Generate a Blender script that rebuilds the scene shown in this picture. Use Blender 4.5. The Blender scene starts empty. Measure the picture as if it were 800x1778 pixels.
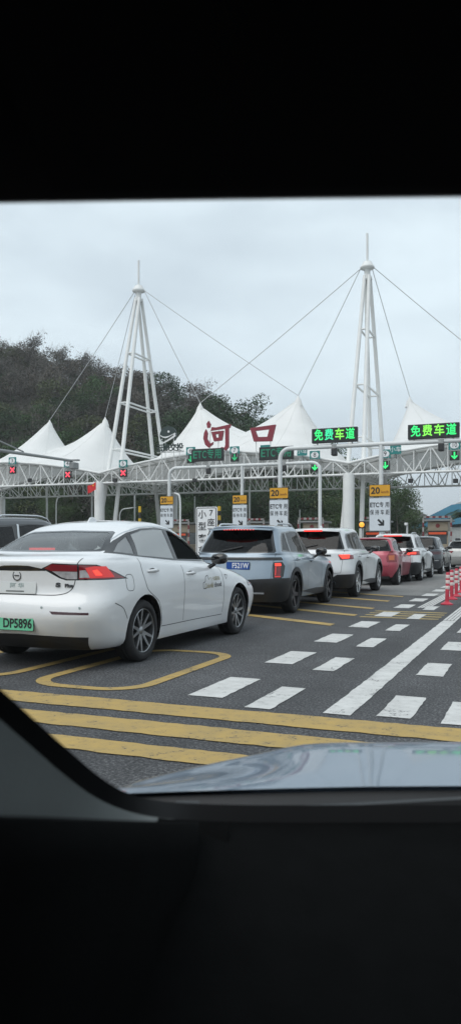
import bpy, bmesh, math, random
import numpy as np
from mathutils import Vector, Matrix
from mathutils.bvhtree import BVHTree
R = math.radians
random.seed(7); np.random.seed(7)
scene = bpy.context.scene
col = scene.collection

# ------------------------------------------------------------------ camera
YAW = R(21.95); CAMZ = 1.27; FPX = 1340.0; HOR = 945.0
SN, CS = math.sin(YAW), math.cos(YAW)
cam_d = bpy.data.cameras.new('camera'); cam = bpy.data.objects.new('camera', cam_d); col.objects.link(cam)
cam.location = (0, 0, CAMZ); cam.rotation_euler = (R(90), 0, YAW)
cam_d.sensor_fit = 'VERTICAL'; cam_d.sensor_height = 36.0; cam_d.lens = 36.0*FPX/1778.0
cam_d.shift_y = (HOR-889.0)/1778.0
cam_d.clip_start = 0.05; cam_d.clip_end = 6000
scene.camera = cam
cam_d.dof.use_dof = True; cam_d.dof.focus_distance = 14.0; cam_d.dof.aperture_fstop = 6.5     # a phone's small lens: only the bonnet and cabin edge soften

# ------------------------------------------------------------------ world, sun, exposure
world = bpy.data.worlds.new('World'); scene.world = world; world.use_nodes = True
wn, wl = world.node_tree.nodes, world.node_tree.links
wn.clear()
wo = wn.new('ShaderNodeOutputWorld'); bg = wn.new('ShaderNodeBackground')
sky = wn.new('ShaderNodeTexSky'); sky.sky_type = 'NISHITA'; sky.sun_disc = False
SUN_EL, SUN_AZ = R(52), R(203.6)
sky.sun_elevation = SUN_EL; sky.sun_rotation = SUN_AZ; sky.dust_density = 3.0
tc = wn.new('ShaderNodeTexCoord')
mp = wn.new('ShaderNodeMapping'); mp.inputs['Scale'].default_value = (1.0, 1.0, 2.6)
nz = wn.new('ShaderNodeTexNoise'); nz.inputs['Scale'].default_value = 3.4; nz.inputs['Detail'].default_value = 4.0
nz.inputs['Roughness'].default_value = 0.5
rp = wn.new('ShaderNodeValToRGB')
rp.color_ramp.elements[0].position = 0.32; rp.color_ramp.elements[0].color = (4.7, 5.5, 6.1, 1)
rp.color_ramp.elements[1].position = 0.68; rp.color_ramp.elements[1].color = (6.6, 7.6, 8.15, 1)
mx = wn.new('ShaderNodeMix'); mx.data_type = 'RGBA'; mx.inputs['Factor'].default_value = 0.93
wl.new(tc.outputs['Generated'], mp.inputs['Vector']); wl.new(mp.outputs['Vector'], nz.inputs['Vector'])
wl.new(nz.outputs['Fac'], rp.inputs['Fac'])
wl.new(sky.outputs['Color'], mx.inputs['A']); wl.new(rp.outputs['Color'], mx.inputs['B'])
wl.new(mx.outputs['Result'], bg.inputs['Color']); bg.inputs['Strength'].default_value = 0.108
wl.new(bg.outputs['Background'], wo.inputs['Surface'])
sun_d = bpy.data.lights.new('sun', 'SUN'); sun_d.energy = 1.5; sun_d.angle = R(60); sun_d.color = (1, .97, .93)
sun = bpy.data.objects.new('sun', sun_d); col.objects.link(sun)
sun.rotation_euler = (R(90)-SUN_EL, 0, math.pi-SUN_AZ)
scene.view_settings.view_transform = 'Standard'; scene.view_settings.look = 'None'
scene.view_settings.exposure = 0.34; scene.view_settings.gamma = 1.0
scene.cycles.max_bounces = 7; scene.cycles.transparent_max_bounces = 16
scene.cycles.caustics_reflective = False; scene.cycles.caustics_refractive = False

# ------------------------------------------------------------------ layout helpers (world: +Y along the lanes, X across, Z up)
def G(px, py):
    d = FPX*CAMZ/(py-HOR); u = (px-400)/FPX*d
    return Vector((u*CS-d*SN, u*SN+d*CS, 0))
def W(px, py, Y):
    t = (px-400)/FPX; d = Y/(t*SN+CS); u = t*d
    return Vector((u*CS-d*SN, Y, CAMZ+(HOR-py)*d/FPX))

# ------------------------------------------------------------------ materials
MATS = {}
def mat(name, color=(.5,.5,.5), rough=.5, metal=0, coat=0, spec=.5, var=0, vscale=3.0, bump=0, bscale=40, emit=None, estr=0, obj=True, rvar=0):
    if name in MATS: return MATS[name]
    m = bpy.data.materials.new(name); m.use_nodes = True; MATS[name] = m
    n, l = m.node_tree.nodes, m.node_tree.links
    b = n['Principled BSDF']
    b.inputs['Base Color'].default_value = (*color, 1); b.inputs['Roughness'].default_value = rough
    b.inputs['Metallic'].default_value = metal; b.inputs['Coat Weight'].default_value = coat
    b.inputs['Coat Roughness'].default_value = .04; b.inputs['Specular IOR Level'].default_value = spec
    if emit: b.inputs['Emission Color'].default_value = (*emit, 1); b.inputs['Emission Strength'].default_value = estr
    t = n.new('ShaderNodeTexCoord'); out = 'Object' if obj else 'Generated'
    z = n.new('ShaderNodeTexNoise'); z.inputs['Scale'].default_value = vscale; z.inputs['Detail'].default_value = 5
    l.new(t.outputs[out], z.inputs['Vector'])
    if var:
        r = n.new('ShaderNodeValToRGB')
        a = [max(0, c*(1-var)) for c in color]; c2 = [min(1, c*(1+var)) for c in color]
        r.color_ramp.elements[0].position = .3; r.color_ramp.elements[0].color = (*a, 1)
        r.color_ramp.elements[1].position = .7; r.color_ramp.elements[1].color = (*c2, 1)
        l.new(z.outputs['Fac'], r.inputs['Fac']); l.new(r.outputs['Color'], b.inputs['Base Color'])
    if rvar:
        q = n.new('ShaderNodeMapRange'); q.inputs['From Min'].default_value = .3; q.inputs['From Max'].default_value = .7
        q.inputs['To Min'].default_value = max(0, rough-rvar); q.inputs['To Max'].default_value = min(1, rough+rvar)
        l.new(z.outputs['Fac'], q.inputs['Value']); l.new(q.outputs['Result'], b.inputs['Roughness'])
    if bump:
        z2 = n.new('ShaderNodeTexNoise'); z2.inputs['Scale'].default_value = bscale; z2.inputs['Detail'].default_value = 6
        l.new(t.outputs[out], z2.inputs['Vector'])
        bp = n.new('ShaderNodeBump'); bp.inputs['Strength'].default_value = bump; bp.inputs['Distance'].default_value = .02
        l.new(z2.outputs['Fac'], bp.inputs['Height']); l.new(bp.outputs['Normal'], b.inputs['Normal'])
    return m

def glass_mat(name, tint, ior=1.62):
    if name in MATS: return MATS[name]
    m = bpy.data.materials.new(name); m.use_nodes = True; MATS[name] = m
    n, l = m.node_tree.nodes, m.node_tree.links; n.clear()
    o = n.new('ShaderNodeOutputMaterial'); mxs = n.new('ShaderNodeMixShader')
    tr = n.new('ShaderNodeBsdfTransparent'); tr.inputs['Color'].default_value = (*tint, 1)
    gl = n.new('ShaderNodeBsdfGlossy'); gl.inputs['Roughness'].default_value = .02
    fr = n.new('ShaderNodeFresnel'); fr.inputs['IOR'].default_value = ior
    l.new(fr.outputs['Fac'], mxs.inputs['Fac']); l.new(tr.outputs['BSDF'], mxs.inputs[1]); l.new(gl.outputs['BSDF'], mxs.inputs[2])
    l.new(mxs.outputs['Shader'], o.inputs['Surface'])
    return m

def pale_glass_mat(name, tint, haze, fac, ior=1.6):
    """glass with an even pale diffuse share mixed in"""
    if name in MATS: return MATS[name]
    m = glass_mat(name, tint, ior); n, l = m.node_tree.nodes, m.node_tree.links
    tr = next(q for q in n if q.type == 'BSDF_TRANSPARENT'); ms = next(q for q in n if q.type == 'MIX_SHADER')
    d = n.new('ShaderNodeBsdfDiffuse'); d.inputs['Color'].default_value = (*haze, 1); x = n.new('ShaderNodeMixShader'); x.inputs['Fac'].default_value = fac  # pale diffuse colour mixed evenly into the clear pane
    l.new(tr.outputs['BSDF'], x.inputs[1]); l.new(d.outputs['BSDF'], x.inputs[2]); l.new(x.outputs['Shader'], ms.inputs[1]); return m

def paint_mat(name, color, metal=0.0, rough=.32):
    if name in MATS: return MATS[name]
    m = mat(name, color, rough, metal, coat=1.0, var=.03, vscale=2.0)
    return m

def asphalt_mat(name, base, spec_lo, spec_hi, worn=0.35):
    m = bpy.data.materials.new(name); m.use_nodes = True; MATS[name] = m
    n, l = m.node_tree.nodes, m.node_tree.links; b = n['Principled BSDF']
    t = n.new('ShaderNodeTexCoord')
    def noise(s, det=4, rough=.5):
        z = n.new('ShaderNodeTexNoise'); z.inputs['Scale'].default_value = s; z.inputs['Detail'].default_value = det
        z.inputs['Roughness'].default_value = rough; l.new(t.outputs['Object'], z.inputs['Vector']); return z
    big = noise(.35, 5); mid = noise(6, 4); fine = noise(48, 3, .75)
    st = n.new('ShaderNodeMapping'); st.inputs['Scale'].default_value = (1.3, .06, 1)
    l.new(t.outputs['Object'], st.inputs['Vector'])
    track = n.new('ShaderNodeTexNoise'); track.inputs['Scale'].default_value = 1.2; l.new(st.outputs['Vector'], track.inputs['Vector'])
    r1 = n.new('ShaderNodeValToRGB')
    r1.color_ramp.elements[0].position = .35; r1.color_ramp.elements[0].color = (*spec_lo, 1)
    r1.color_ramp.elements[1].position = .72; r1.color_ramp.elements[1].color = (*spec_hi, 1)
    e = r1.color_ramp.elements.new(.5); e.color = (*base, 1)
    l.new(fine.outputs['Fac'], r1.inputs['Fac'])
    def mult(a_sock, f_sock, lo, hi):
        mr = n.new('ShaderNodeMapRange'); mr.inputs['From Min'].default_value = .3; mr.inputs['From Max'].default_value = .7
        mr.inputs['To Min'].default_value = lo; mr.inputs['To Max'].default_value = hi
        l.new(f_sock, mr.inputs['Value'])
        v = n.new('ShaderNodeVectorMath'); v.operation = 'SCALE'
        l.new(a_sock, v.inputs[0]); l.new(mr.outputs['Result'], v.inputs['Scale']); return v.outputs['Vector']
    stain = noise(1.1, 6, .62)
    c = mult(r1.outputs['Color'], big.outputs['Fac'], 1-worn*.7, 1+worn*.7)
    c = mult(c, stain.outputs['Fac'], 1-worn*.35, 1+worn*.3)
    c = mult(c, mid.outputs['Fac'], .88, 1.12)
    c = mult(c, track.outputs['Fac'], 1-worn*.5, 1+worn*.5)
    l.new(c, b.inputs['Base Color'])
    mr = n.new('ShaderNodeMapRange'); mr.inputs['To Min'].default_value = .62; mr.inputs['To Max'].default_value = .95
    l.new(big.outputs['Fac'], mr.inputs['Value']); l.new(mr.outputs['Result'], b.inputs['Roughness'])
    bp = n.new('ShaderNodeBump'); bp.inputs['Strength'].default_value = .55; bp.inputs['Distance'].default_value = .012
    l.new(fine.outputs['Fac'], bp.inputs['Height']); l.new(bp.outputs['Normal'], b.inputs['Normal'])
    b.inputs['Specular IOR Level'].default_value = .35
    return m

def marking_mat(name, color, dirt, wear=.5, ribs=0):
    """road paint: dirt and scuffs of their own shape, tiny holes where the asphalt shows"""
    m = bpy.data.materials.new(name); m.use_nodes = True; MATS[name] = m
    n, l = m.node_tree.nodes, m.node_tree.links; b = n['Principled BSDF']
    t = n.new('ShaderNodeTexCoord'); geo = n.new('ShaderNodeNewGeometry')
    def noise(s, det=5, rough=.6):
        z = n.new('ShaderNodeTexNoise'); z.inputs['Scale'].default_value = s; z.inputs['Detail'].default_value = det
        z.inputs['Roughness'].default_value = rough; l.new(geo.outputs['Position'], z.inputs['Vector']); return z
    a = noise(2.2); f = noise(60, 3, .7); h = noise(9, 6, .7)
    r = n.new('ShaderNodeValToRGB'); r.color_ramp.elements[0].position = .3; r.color_ramp.elements[0].color = (*dirt, 1)
    r.color_ramp.elements[1].position = .62; r.color_ramp.elements[1].color = (*color, 1)
    ad = n.new('ShaderNodeMath'); ad.operation = 'MULTIPLY_ADD'; ad.inputs[1].default_value = .5; l.new(h.outputs['Fac'], ad.inputs[0])
    hf = n.new('ShaderNodeMath'); hf.operation = 'MULTIPLY'; hf.inputs[1].default_value = .5; l.new(a.outputs['Fac'], hf.inputs[0]); l.new(hf.outputs[0], ad.inputs[2])
    l.new(ad.outputs[0], r.inputs['Fac'])
    r2 = n.new('ShaderNodeValToRGB'); r2.color_ramp.elements[0].position = wear-.05; r2.color_ramp.elements[0].color = (0,0,0,1)
    r2.color_ramp.elements[1].position = wear+.03; r2.color_ramp.elements[1].color = (1,1,1,1)
    m2 = n.new('ShaderNodeMath'); m2.operation = 'MULTIPLY_ADD'; m2.inputs[1].default_value = .45
    l.new(f.outputs['Fac'], m2.inputs[0])
    h2 = n.new('ShaderNodeMath'); h2.operation = 'MULTIPLY'; h2.inputs[1].default_value = .55; l.new(h.outputs['Fac'], h2.inputs[0]); l.new(h2.outputs[0], m2.inputs[2])
    l.new(m2.outputs[0], r2.inputs['Fac'])
    mixc = n.new('ShaderNodeMix'); mixc.data_type = 'RGBA'; mixc.inputs['A'].default_value = (.055, .056, .058, 1)
    vo = n.new('ShaderNodeTexVoronoi'); vo.feature = 'DISTANCE_TO_EDGE'; vo.inputs['Scale'].default_value = 1.15
    wob = n.new('ShaderNodeVectorMath'); wob.operation = 'MULTIPLY_ADD'; wob.inputs[1].default_value = (.35,.35,.35)
    l.new(h.outputs['Color'], wob.inputs[0]); l.new(geo.outputs['Position'], wob.inputs[2]); l.new(wob.outputs['Vector'], vo.inputs['Vector'])
    ck = n.new('ShaderNodeMath'); ck.operation = 'GREATER_THAN'; ck.inputs[1].default_value = .006; l.new(vo.outputs['Distance'], ck.inputs[0])
    am = n.new('ShaderNodeMath'); am.operation = 'GREATER_THAN'; am.inputs[1].default_value = .47; l.new(a.outputs['Fac'], am.inputs[0])
    mxk = n.new('ShaderNodeMath'); mxk.operation = 'MAXIMUM'; l.new(ck.outputs[0], mxk.inputs[0]); l.new(am.outputs[0], mxk.inputs[1])
    mk = n.new('ShaderNodeMath'); mk.operation = 'MULTIPLY'; l.new(mxk.outputs[0], mk.inputs[0]); l.new(r2.outputs['Color'], mk.inputs[1])
    l.new(mk.outputs[0], mixc.inputs['Factor']); l.new(r.outputs['Color'], mixc.inputs['B'])
    l.new(mixc.outputs['Result'], b.inputs['Base Color']); b.inputs['Roughness'].default_value = .8
    bp = n.new('ShaderNodeBump'); bp.inputs['Strength'].default_value = .4; bp.inputs['Distance'].default_value = .006
    l.new(m2.outputs[0], bp.inputs['Height']); l.new(bp.outputs['Normal'], b.inputs['Normal'])
    return m

# ------------------------------------------------------------------ mesh helpers
def finish(name, me, m, parent=None, loc=None, smooth=None):
    if isinstance(m, (list, tuple)):
        for k in m: me.materials.append(k)
    elif m: me.materials.append(m)
    if smooth is not None:
        me.polygons.foreach_set('use_smooth', [True]*len(me.polygons))
        if smooth < 179: me.set_sharp_from_angle(angle=R(smooth))
    o = bpy.data.objects.new(name, me); col.objects.link(o)
    if parent: o.parent = parent
    if loc is not None: o.location = loc
    return o
def tag(o, label=None, cat=None, group=None, kind=None):
    if label: o['label'] = label
    if cat: o['category'] = cat
    if group: o['group'] = group
    if kind: o['kind'] = kind
    return o
def empty(name, loc=(0,0,0), rz=0, label=None, cat=None, group=None, parent=None):
    o = bpy.data.objects.new(name, None); col.objects.link(o); o.location = loc; o.rotation_euler = (0,0,rz)
    o.empty_display_size = .2
    if parent: o.parent = parent
    return tag(o, label, cat, group)
def copy_tree(o, parent=None):
    c = o.copy(); col.objects.link(c); c.parent = parent
    for ch in list(o.children): copy_tree(ch, c)
    return c

class MB:
    def __init__(s): s.v = []; s.f = []
    def add(s, vs, fs):
        k = len(s.v); s.v += [tuple(p) for p in vs]; s.f += [tuple(i+k for i in q) for q in fs]; return s
    def box(s, c, size, M=None):
        x, y, z = (q/2 for q in size); vs = [(sx*x, sy*y, sz*z) for sx in (-1,1) for sy in (-1,1) for sz in (-1,1)]
        if M is not None: vs = [M @ Vector(p) for p in vs]
        vs = [(p[0]+c[0], p[1]+c[1], p[2]+c[2]) for p in vs]
        return s.add(vs, [(0,1,3,2),(4,6,7,5),(0,4,5,1),(2,3,7,6),(0,2,6,4),(1,5,7,3)])
    def tube(s, pts, r, n=8, caps=True, closed=False):
        pts = [Vector(p) for p in pts]; m = len(pts)
        rs = r if isinstance(r, (list, tuple)) else [r]*m
        vs = []; up = None
        for i, p in enumerate(pts):
            if closed: t = (pts[(i+1)%m]-pts[i-1])
            else: t = (pts[min(i+1,m-1)]-pts[max(i-1,0)])
            t = t.normalized() if t.length > 1e-9 else Vector((0,0,1))
            if up is None or abs(up.dot(t)) > .98:
                up = Vector((0,0,1)) if abs(t.z) < .9 else Vector((1,0,0))
            a = up.cross(t).normalized(); b = t.cross(a); up = b
            for k in range(n):
                th = 2*math.pi*k/n; vs.append(p+(a*math.cos(th)+b*math.sin(th))*rs[i])
        fs = []
        for i in range(m if closed else m-1):
            j = (i+1) % m
            for k in range(n): fs.append((i*n+k, i*n+(k+1)%n, j*n+(k+1)%n, j*n+k))
        if caps and not closed: fs += [tuple(range(n))[::-1], tuple((m-1)*n+k for k in range(n))]
        return s.add(vs, fs)
    def lathe(s, prof, n=24, c=(0,0,0), axis='z'):
        vs = []
        for (r, h) in prof:
            for k in range(n):
                th = 2*math.pi*k/n; a, b = r*math.cos(th), r*math.sin(th)
                vs.append((a+c[0], b+c[1], h+c[2]) if axis == 'z' else ((h+c[0], a+c[1], b+c[2]) if axis == 'x' else (a+c[0], h+c[1], b+c[2])))
        fs = []
        for i in range(len(prof)-1):
            for k in range(n): fs.append((i*n+k, i*n+(k+1)%n, (i+1)*n+(k+1)%n, (i+1)*n+k))
        return s.add(vs, fs)
    def prism(s, poly, d, O=(0,0,0), A=(1,0,0), B=(0,0,1)):
        """extrude polygon (a,b) in plane spanned by A,B at O by vector d"""
        O, A, B, d = Vector(O), Vector(A), Vector(B), Vector(d); n = len(poly)
        p = [O+A*a+B*b for a, b in poly]
        return s.add(p+[q+d for q in p], [tuple(range(n)), tuple(range(2*n-1, n-1, -1))]+[(i, i+n, (i+1)%n+n, (i+1)%n) for i in range(n)])
    def build(s, name, m, parent=None, loc=None, smooth=None, bevel=0):
        me = bpy.data.meshes.new(name); me.from_pydata(s.v, [], s.f); me.update()
        bm = bmesh.new(); bm.from_mesh(me); bmesh.ops.recalc_face_normals(bm, faces=bm.faces)
        if bevel:
            ed = [e for e in bm.edges if e.is_manifold and e.calc_face_angle(0) > .5]
            bmesh.ops.bevel(bm, geom=ed, offset=bevel, segments=2, affect='EDGES', profile=.5)
        bm.to_mesh(me); bm.free()
        return finish(name, me, m, parent, loc, smooth)

def rrect(w, h, r, n=4, cx=0, cy=0):
    p = []
    for (sx, sy, a0) in ((1,1,0),(-1,1,90),(-1,-1,180),(1,-1,270)):
        for k in range(n+1):
            a = R(a0+90*k/n); p.append((cx+sx*(w/2-r)+r*math.cos(a), cy+sy*(h/2-r)+r*math.sin(a)))
    return p

TXT = {}
def text_mesh(body, size, extrude=.004, bold=0.0, width=None, align='CENTER'):
    key = (body, size, extrude, bold, width, align)
    if key in TXT: return TXT[key]
    c = bpy.data.curves.new('lettering', 'FONT'); c.body = body; c.size = size; c.extrude = extrude; c.offset = bold
    c.align_x = align; c.align_y = 'CENTER'; c.resolution_u = 3
    o = bpy.data.objects.new('lettering', c); col.objects.link(o)
    dg = bpy.context.evaluated_depsgraph_get(); me = bpy.data.meshes.new_from_object(o.evaluated_get(dg))
    bpy.data.objects.remove(o); bpy.data.curves.remove(c)
    if width:
        xs = [v.co.x for v in me.vertices]; k = width/(max(xs)-min(xs))
        for v in me.vertices: v.co.x *= k
    TXT[key] = me
    return me
def text(body, size, m, parent, loc, rot=(R(90),0,0), extrude=.004, bold=0.0, width=None, name='lettering', align='CENTER'):
    me = text_mesh(body, size, extrude, bold, width, align).copy()
    o = finish(name, me, m, parent, loc); o.rotation_euler = rot
    return o
# ================================================================== GROUND
M_asph = asphalt_mat('asphalt', (.050,.051,.054), (.022,.023,.025), (.20,.20,.205), .45)
M_conc = asphalt_mat('worn_concrete', (.17,.17,.165), (.12,.12,.117), (.25,.25,.24), .25)
M_soil = mat('soil', (.09,.085,.06), .95, var=.4, vscale=.2)
M_wpaint = marking_mat('white_road_paint', (.58,.58,.565), (.40,.40,.39), .39)
M_ypaint = marking_mat('yellow_road_paint', (.42,.285,.085), (.28,.21,.095), .405)
M_yold = marking_mat('old_yellow_paint', (.42,.31,.10), (.22,.18,.10), .43)

def sheet(name, poly, z, m, parent=None):
    mb = MB(); mb.add([(x, y, z) for x, y in poly], [tuple(range(len(poly)))]); o = mb.build(name, m, parent)
    if o.data.polygons[0].normal.z < 0: o.data.flip_normals()
    return o
tag(sheet('ground', [(-2500,-200),(2500,-200),(2500,3500),(-2500,3500)], -.02, M_soil), kind='structure')
road = tag(sheet('road', [(-70,-25),(45,-25),(45,19.4),(-70,19.2)], 0, M_asph), kind='structure')
plaza = tag(sheet('toll_plaza_pavement', [(-70,19.2),(45,19.4),(45,140),(-70,84)], 0, M_conc), kind='structure')

def rough_poly(pts, step=.09, jit=.006):
    out = []
    for i, a in enumerate(pts):
        b = pts[(i+1) % len(pts)]; L = math.hypot(b[0]-a[0], b[1]-a[1]); n = max(1, int(L/step))
        for k in range(n):
            t = k/n; out.append((a[0]+(b[0]-a[0])*t+random.uniform(-jit, jit), a[1]+(b[1]-a[1])*t+random.uniform(-jit, jit)))
    return out
def mark(name, pts, m, z=.006, jit=.006): return sheet(name, rough_poly(pts, jit=jit), z, m, road)
def rect(x0, x1, y0, y1): return [(x0,y0),(x1,y0),(x1,y1),(x0,y1)]

# yellow rumble stripes right in front of the bonnet
def gy(py): return G(400, py).y
for a, b, k in ((1232,1252,0),(1266,1290,1),(1309,1333,2)):
    mark('rumble_stripe', [(-7.2, gy(b)+.0), (3.4, gy(b)-.02), (3.4, gy(a)-.02), (-7.2, gy(a)+.0)], M_ypaint, jit=.010)
# lateral slow-down dashes beside the lane lines
DY = [5.80+1.92*k for k in range(12)]
cols_ = [(-2.75, .31, .95, .07, 0, 12), (-2.14, .215, .93, -.20, 0, 6), (-1.13, .25, .82, -.12, 0, 8), (-.66, .25, .82, -.2, 0, 6)]
for x0, w, L, off, k0, k1 in cols_:
    for k in range(k0, k1):
        y = DY[k]+off; mark('slow_down_dash', rect(x0, x0+w, y, y+L), M_wpaint)
# solid lane line, split lengthwise into ribs further on
mark('lane_line', rect(-1.52, -1.31, 5.62, 13.2), M_wpaint)
for k in range(4): mark('lane_line', rect(-1.52+.056*k, -1.52+.056*k+.045, 13.2, 40), M_wpaint, .010, .002)
for k in range(4): mark('lane_line', rect(-2.30+.062*k, -2.30+.062*k+.048, 15.6, 34), M_wpaint, .010, .002)
# herringbone stripes of the queue lane
for px, py in ((573,1087),(614,1070),(645,1058),(672,1045),(697,1037)):
    g = G(px, py); x1, y1 = g.x, g.y
    mark('herringbone_stripe', [(x1,y1),(x1,y1+.30),(x1-3.6,y1+2.45),(x1-3.6,y1+2.15)], M_ypaint)
for k in range(4):
    y = 13.3+.42*k; mark('faded_stripe', rect(-2.95, -1.62, y, y+.16), M_yold, .004)
# rounded loop outlines
def loop_mark(x0, x1, y0, y1, w=.125, r=.42, z=.006):
    cx, cy = (x0+x1)/2, (y0+y1)/2; A = rrect(x1-x0, y1-y0, r, 8, cx, cy); B = rrect(x1-x0-2*w, y1-y0-2*w, r-w*.8, 8, cx, cy)
    n = len(A); mb = MB(); mb.add([(x,y,z) for x,y in A]+[(x,y,z) for x,y in B], [(i,(i+1)%n,(i+1)%n+n,i+n) for i in range(n)])
    return mb.build('loop_outline', M_ypaint, road)
ga, gb = G(403,1138), G(250,1197)
loop_mark(-4.42, -3.22, 5.78, 8.35)
loop_mark(-5.95, -4.75, 5.9, 8.5)
# dark seams and a manhole-like patch where asphalt meets concrete
sheet('pavement_joint', rect(-60,40,19.25,19.33), .004, mat('joint_tar', (.02,.02,.02), .7), plaza)

# ================================================================== HILL
KX = [-400,-220,-160,-125,-104,-90,-80,-70,-60,-45,-32,-22,0,200]
KZ = [60,54,48,43,36,32,29,25,20,14,5,0,0,0]
def sstep(a, b, x): t = min(1, max(0, (x-a)/(b-a))); return t*t*(3-2*t)
def hill_z(x, y):
    h = np.interp(x, KX, KZ)
    return h*sstep(84, 152, y)+(.5*math.sin(x*.13)+.5*math.sin(y*.17+x*.05))*sstep(84, 110, y)-.3
mb = MB(); xs = np.linspace(-400, 60, 70); ys = np.linspace(80, 330, 40)
for y in ys:
    for x in xs: mb.v.append((x, y, hill_z(x, y)))
nx = len(xs)
for j in range(len(ys)-1):
    for i in range(nx-1): mb.f.append((j*nx+i, j*nx+i+1, (j+1)*nx+i+1, (j+1)*nx+i))
tag(mb.build('hill', mat('hill_earth', (.028,.027,.019), .95, var=.4, vscale=.15), smooth=180), kind='structure')
# hazy distant range
mb = MB(); n = 60
for i in range(n+1):
    x = -900+i*50; h = 70+38*math.sin(i*.5)+22*math.sin(i*1.3+1)+12*math.sin(i*2.9)
    mb.v += [(x, 1900, -5), (x, 1900+120, h)]
for i in range(n): mb.f.append((2*i, 2*i+2, 2*i+3, 2*i+1))
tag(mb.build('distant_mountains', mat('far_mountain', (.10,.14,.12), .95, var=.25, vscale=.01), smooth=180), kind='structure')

# ================================================================== TREES
def leaf_mat(name, c, var=.45, trans=.25):
    if name in MATS: return MATS[name]
    m = bpy.data.materials.new(name); m.use_nodes = True; MATS[name] = m
    n, l = m.node_tree.nodes, m.node_tree.links; b = n['Principled BSDF']
    g = n.new('ShaderNodeNewGeometry'); r = n.new('ShaderNodeValToRGB')
    r.color_ramp.elements[0].color = (*[q*(1-var) for q in c], 1); r.color_ramp.elements[1].color = (*[q*(1+var) for q in c], 1)
    l.new(g.outputs['Random Per Island'], r.inputs['Fac']); l.new(r.outputs['Color'], b.inputs['Base Color'])
    b.inputs['Roughness'].default_value = .6; b.inputs['Specular IOR Level'].default_value = .25
    return m
ML_dark = leaf_mat('leaf_dark_green', (.030,.058,.024))
ML_mid = leaf_mat('leaf_mid_green', (.048,.082,.028))
ML_brown = leaf_mat('leaf_dry_brown', (.052,.050,.037))
ML_olive = leaf_mat('leaf_olive', (.06,.07,.03))
M_bark = mat('bark', (.13,.115,.095), .9, var=.35, vscale=6)
M_palebark = mat('pale_bark', (.15,.14,.125), .85, var=.3, vscale=6)
def quads(P, size, rng, flat=.0):
    n = len(P); a = rng.normal(size=(n,3)); a /= np.linalg.norm(a, axis=1)[:,None]
    b = rng.normal(size=(n,3)); b -= (a*b).sum(1)[:,None]*a; b /= np.linalg.norm(b, axis=1)[:,None]
    s = size*rng.uniform(.6, 1.35, (n,1)); a *= s; b *= s*.55
    V = np.empty((n,4,3)); V[:,0] = P-a; V[:,1] = P+b*.9; V[:,2] = P+a; V[:,3] = P-b*.9
    return V.reshape(-1,3)
def np_mesh(name, V, mats, idx=None):
    n = len(V)//4; me = bpy.data.meshes.new(name)
    me.vertices.add(4*n); me.loops.add(4*n); me.polygons.add(n)
    me.vertices.foreach_set('co', V.astype(np.float32).ravel()); me.loops.foreach_set('vertex_index', np.arange(4*n, dtype=np.int32))
    me.polygons.foreach_set('loop_start', np.arange(0, 4*n, 4, dtype=np.int32))
    for m in mats: me.materials.append(m)
    if idx is not None: me.polygons.foreach_set('material_index', idx.astype(np.int32))
    me.update(calc_edges=True); me.validate(); return me
def clump_pts(c, r, n, rng):
    p = rng.normal(size=(n,3)); p /= np.linalg.norm(p, axis=1)[:,None]
    p *= (rng.uniform(.25, 1, (n,1))**.45); return c+p*np.array(r)
def skeleton(H, R_, rng, nb=9, bare=.4):
    """branch polylines of a tree: list of (points, radii), and tips"""
    out, tips = [], []
    lean = rng.normal(size=2)*.04*H
    tr = [Vector((lean[0]*t*t, lean[1]*t*t, H*.86*t)) for t in np.linspace(0,1,7)]
    out.append((tr, [H*.018*(1-.8*t)+.02 for t in np.linspace(0,1,7)]))
    for k in range(nb):
        t = rng.uniform(bare, .98); i = min(5, int(t*6)); p = tr[i].lerp(tr[i+1], t*6-i)
        az = k*2.4+rng.uniform(-.4,.4); L = R_*(1.05-.55*max(0,(t-.5))*1.6)*rng.uniform(.7,1.1)
        up = rng.uniform(.25,.9)
        pts = [p+Vector((math.cos(az)*L*s, math.sin(az)*L*s, L*up*s*(1.2-.35*s))) for s in (0,.35,.7,1)]
        out.append((pts, [H*.008, H*.006, H*.004, .015])); tips += [pts[1], pts[2], pts[3]]
        for j in range(3):
            az2 = az+rng.uniform(-1,1); q = pts[1+j % 2]; l2 = L*rng.uniform(.35,.6)
            e = q+Vector((math.cos(az2)*l2, math.sin(az2)*l2, l2*rng.uniform(.2,1)))
            out.append(([q, q.lerp(e,.5)+Vector((0,0,.05*l2)), e], [H*.004, H*.003, .012])); tips.append(e)
    tips.append(tr[-1]); return out, tips
def tree_meshes(seed, H, R_, n, size, leafm, bark=None, nb=9, bare=.35, clr=.34):
    rng = np.random.default_rng(seed); sk, tips = skeleton(H, R_, rng, nb, bare)
    mb = MB()
    for p, r in sk: mb.tube(p, r, 5, caps=False)
    me1 = bpy.data.meshes.new('trunk'); me1.from_pydata(mb.v, [], mb.f); me1.materials.append(bark or M_bark)
    per = max(4, n//len(tips)); P = []
    for t in tips:
        k = rng.uniform(.6,1.25); P.append(clump_pts(np.array(t), (R_*clr*k, R_*clr*k, R_*clr*.8*k), int(per*k), rng))
    me2 = np_mesh('crown', quads(np.concatenate(P), size, rng), [leafm]); return me1, me2
def put_tree(ms, name, loc, rz, sc, label, group=None):
    t = empty(name, loc, rz, label, 'tree', group); t.scale = (sc,)*3
    for nm, me in zip(('trunk','crown'), ms):
        o = bpy.data.objects.new(nm, me); col.objects.link(o); o.parent = t
    return t
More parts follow.
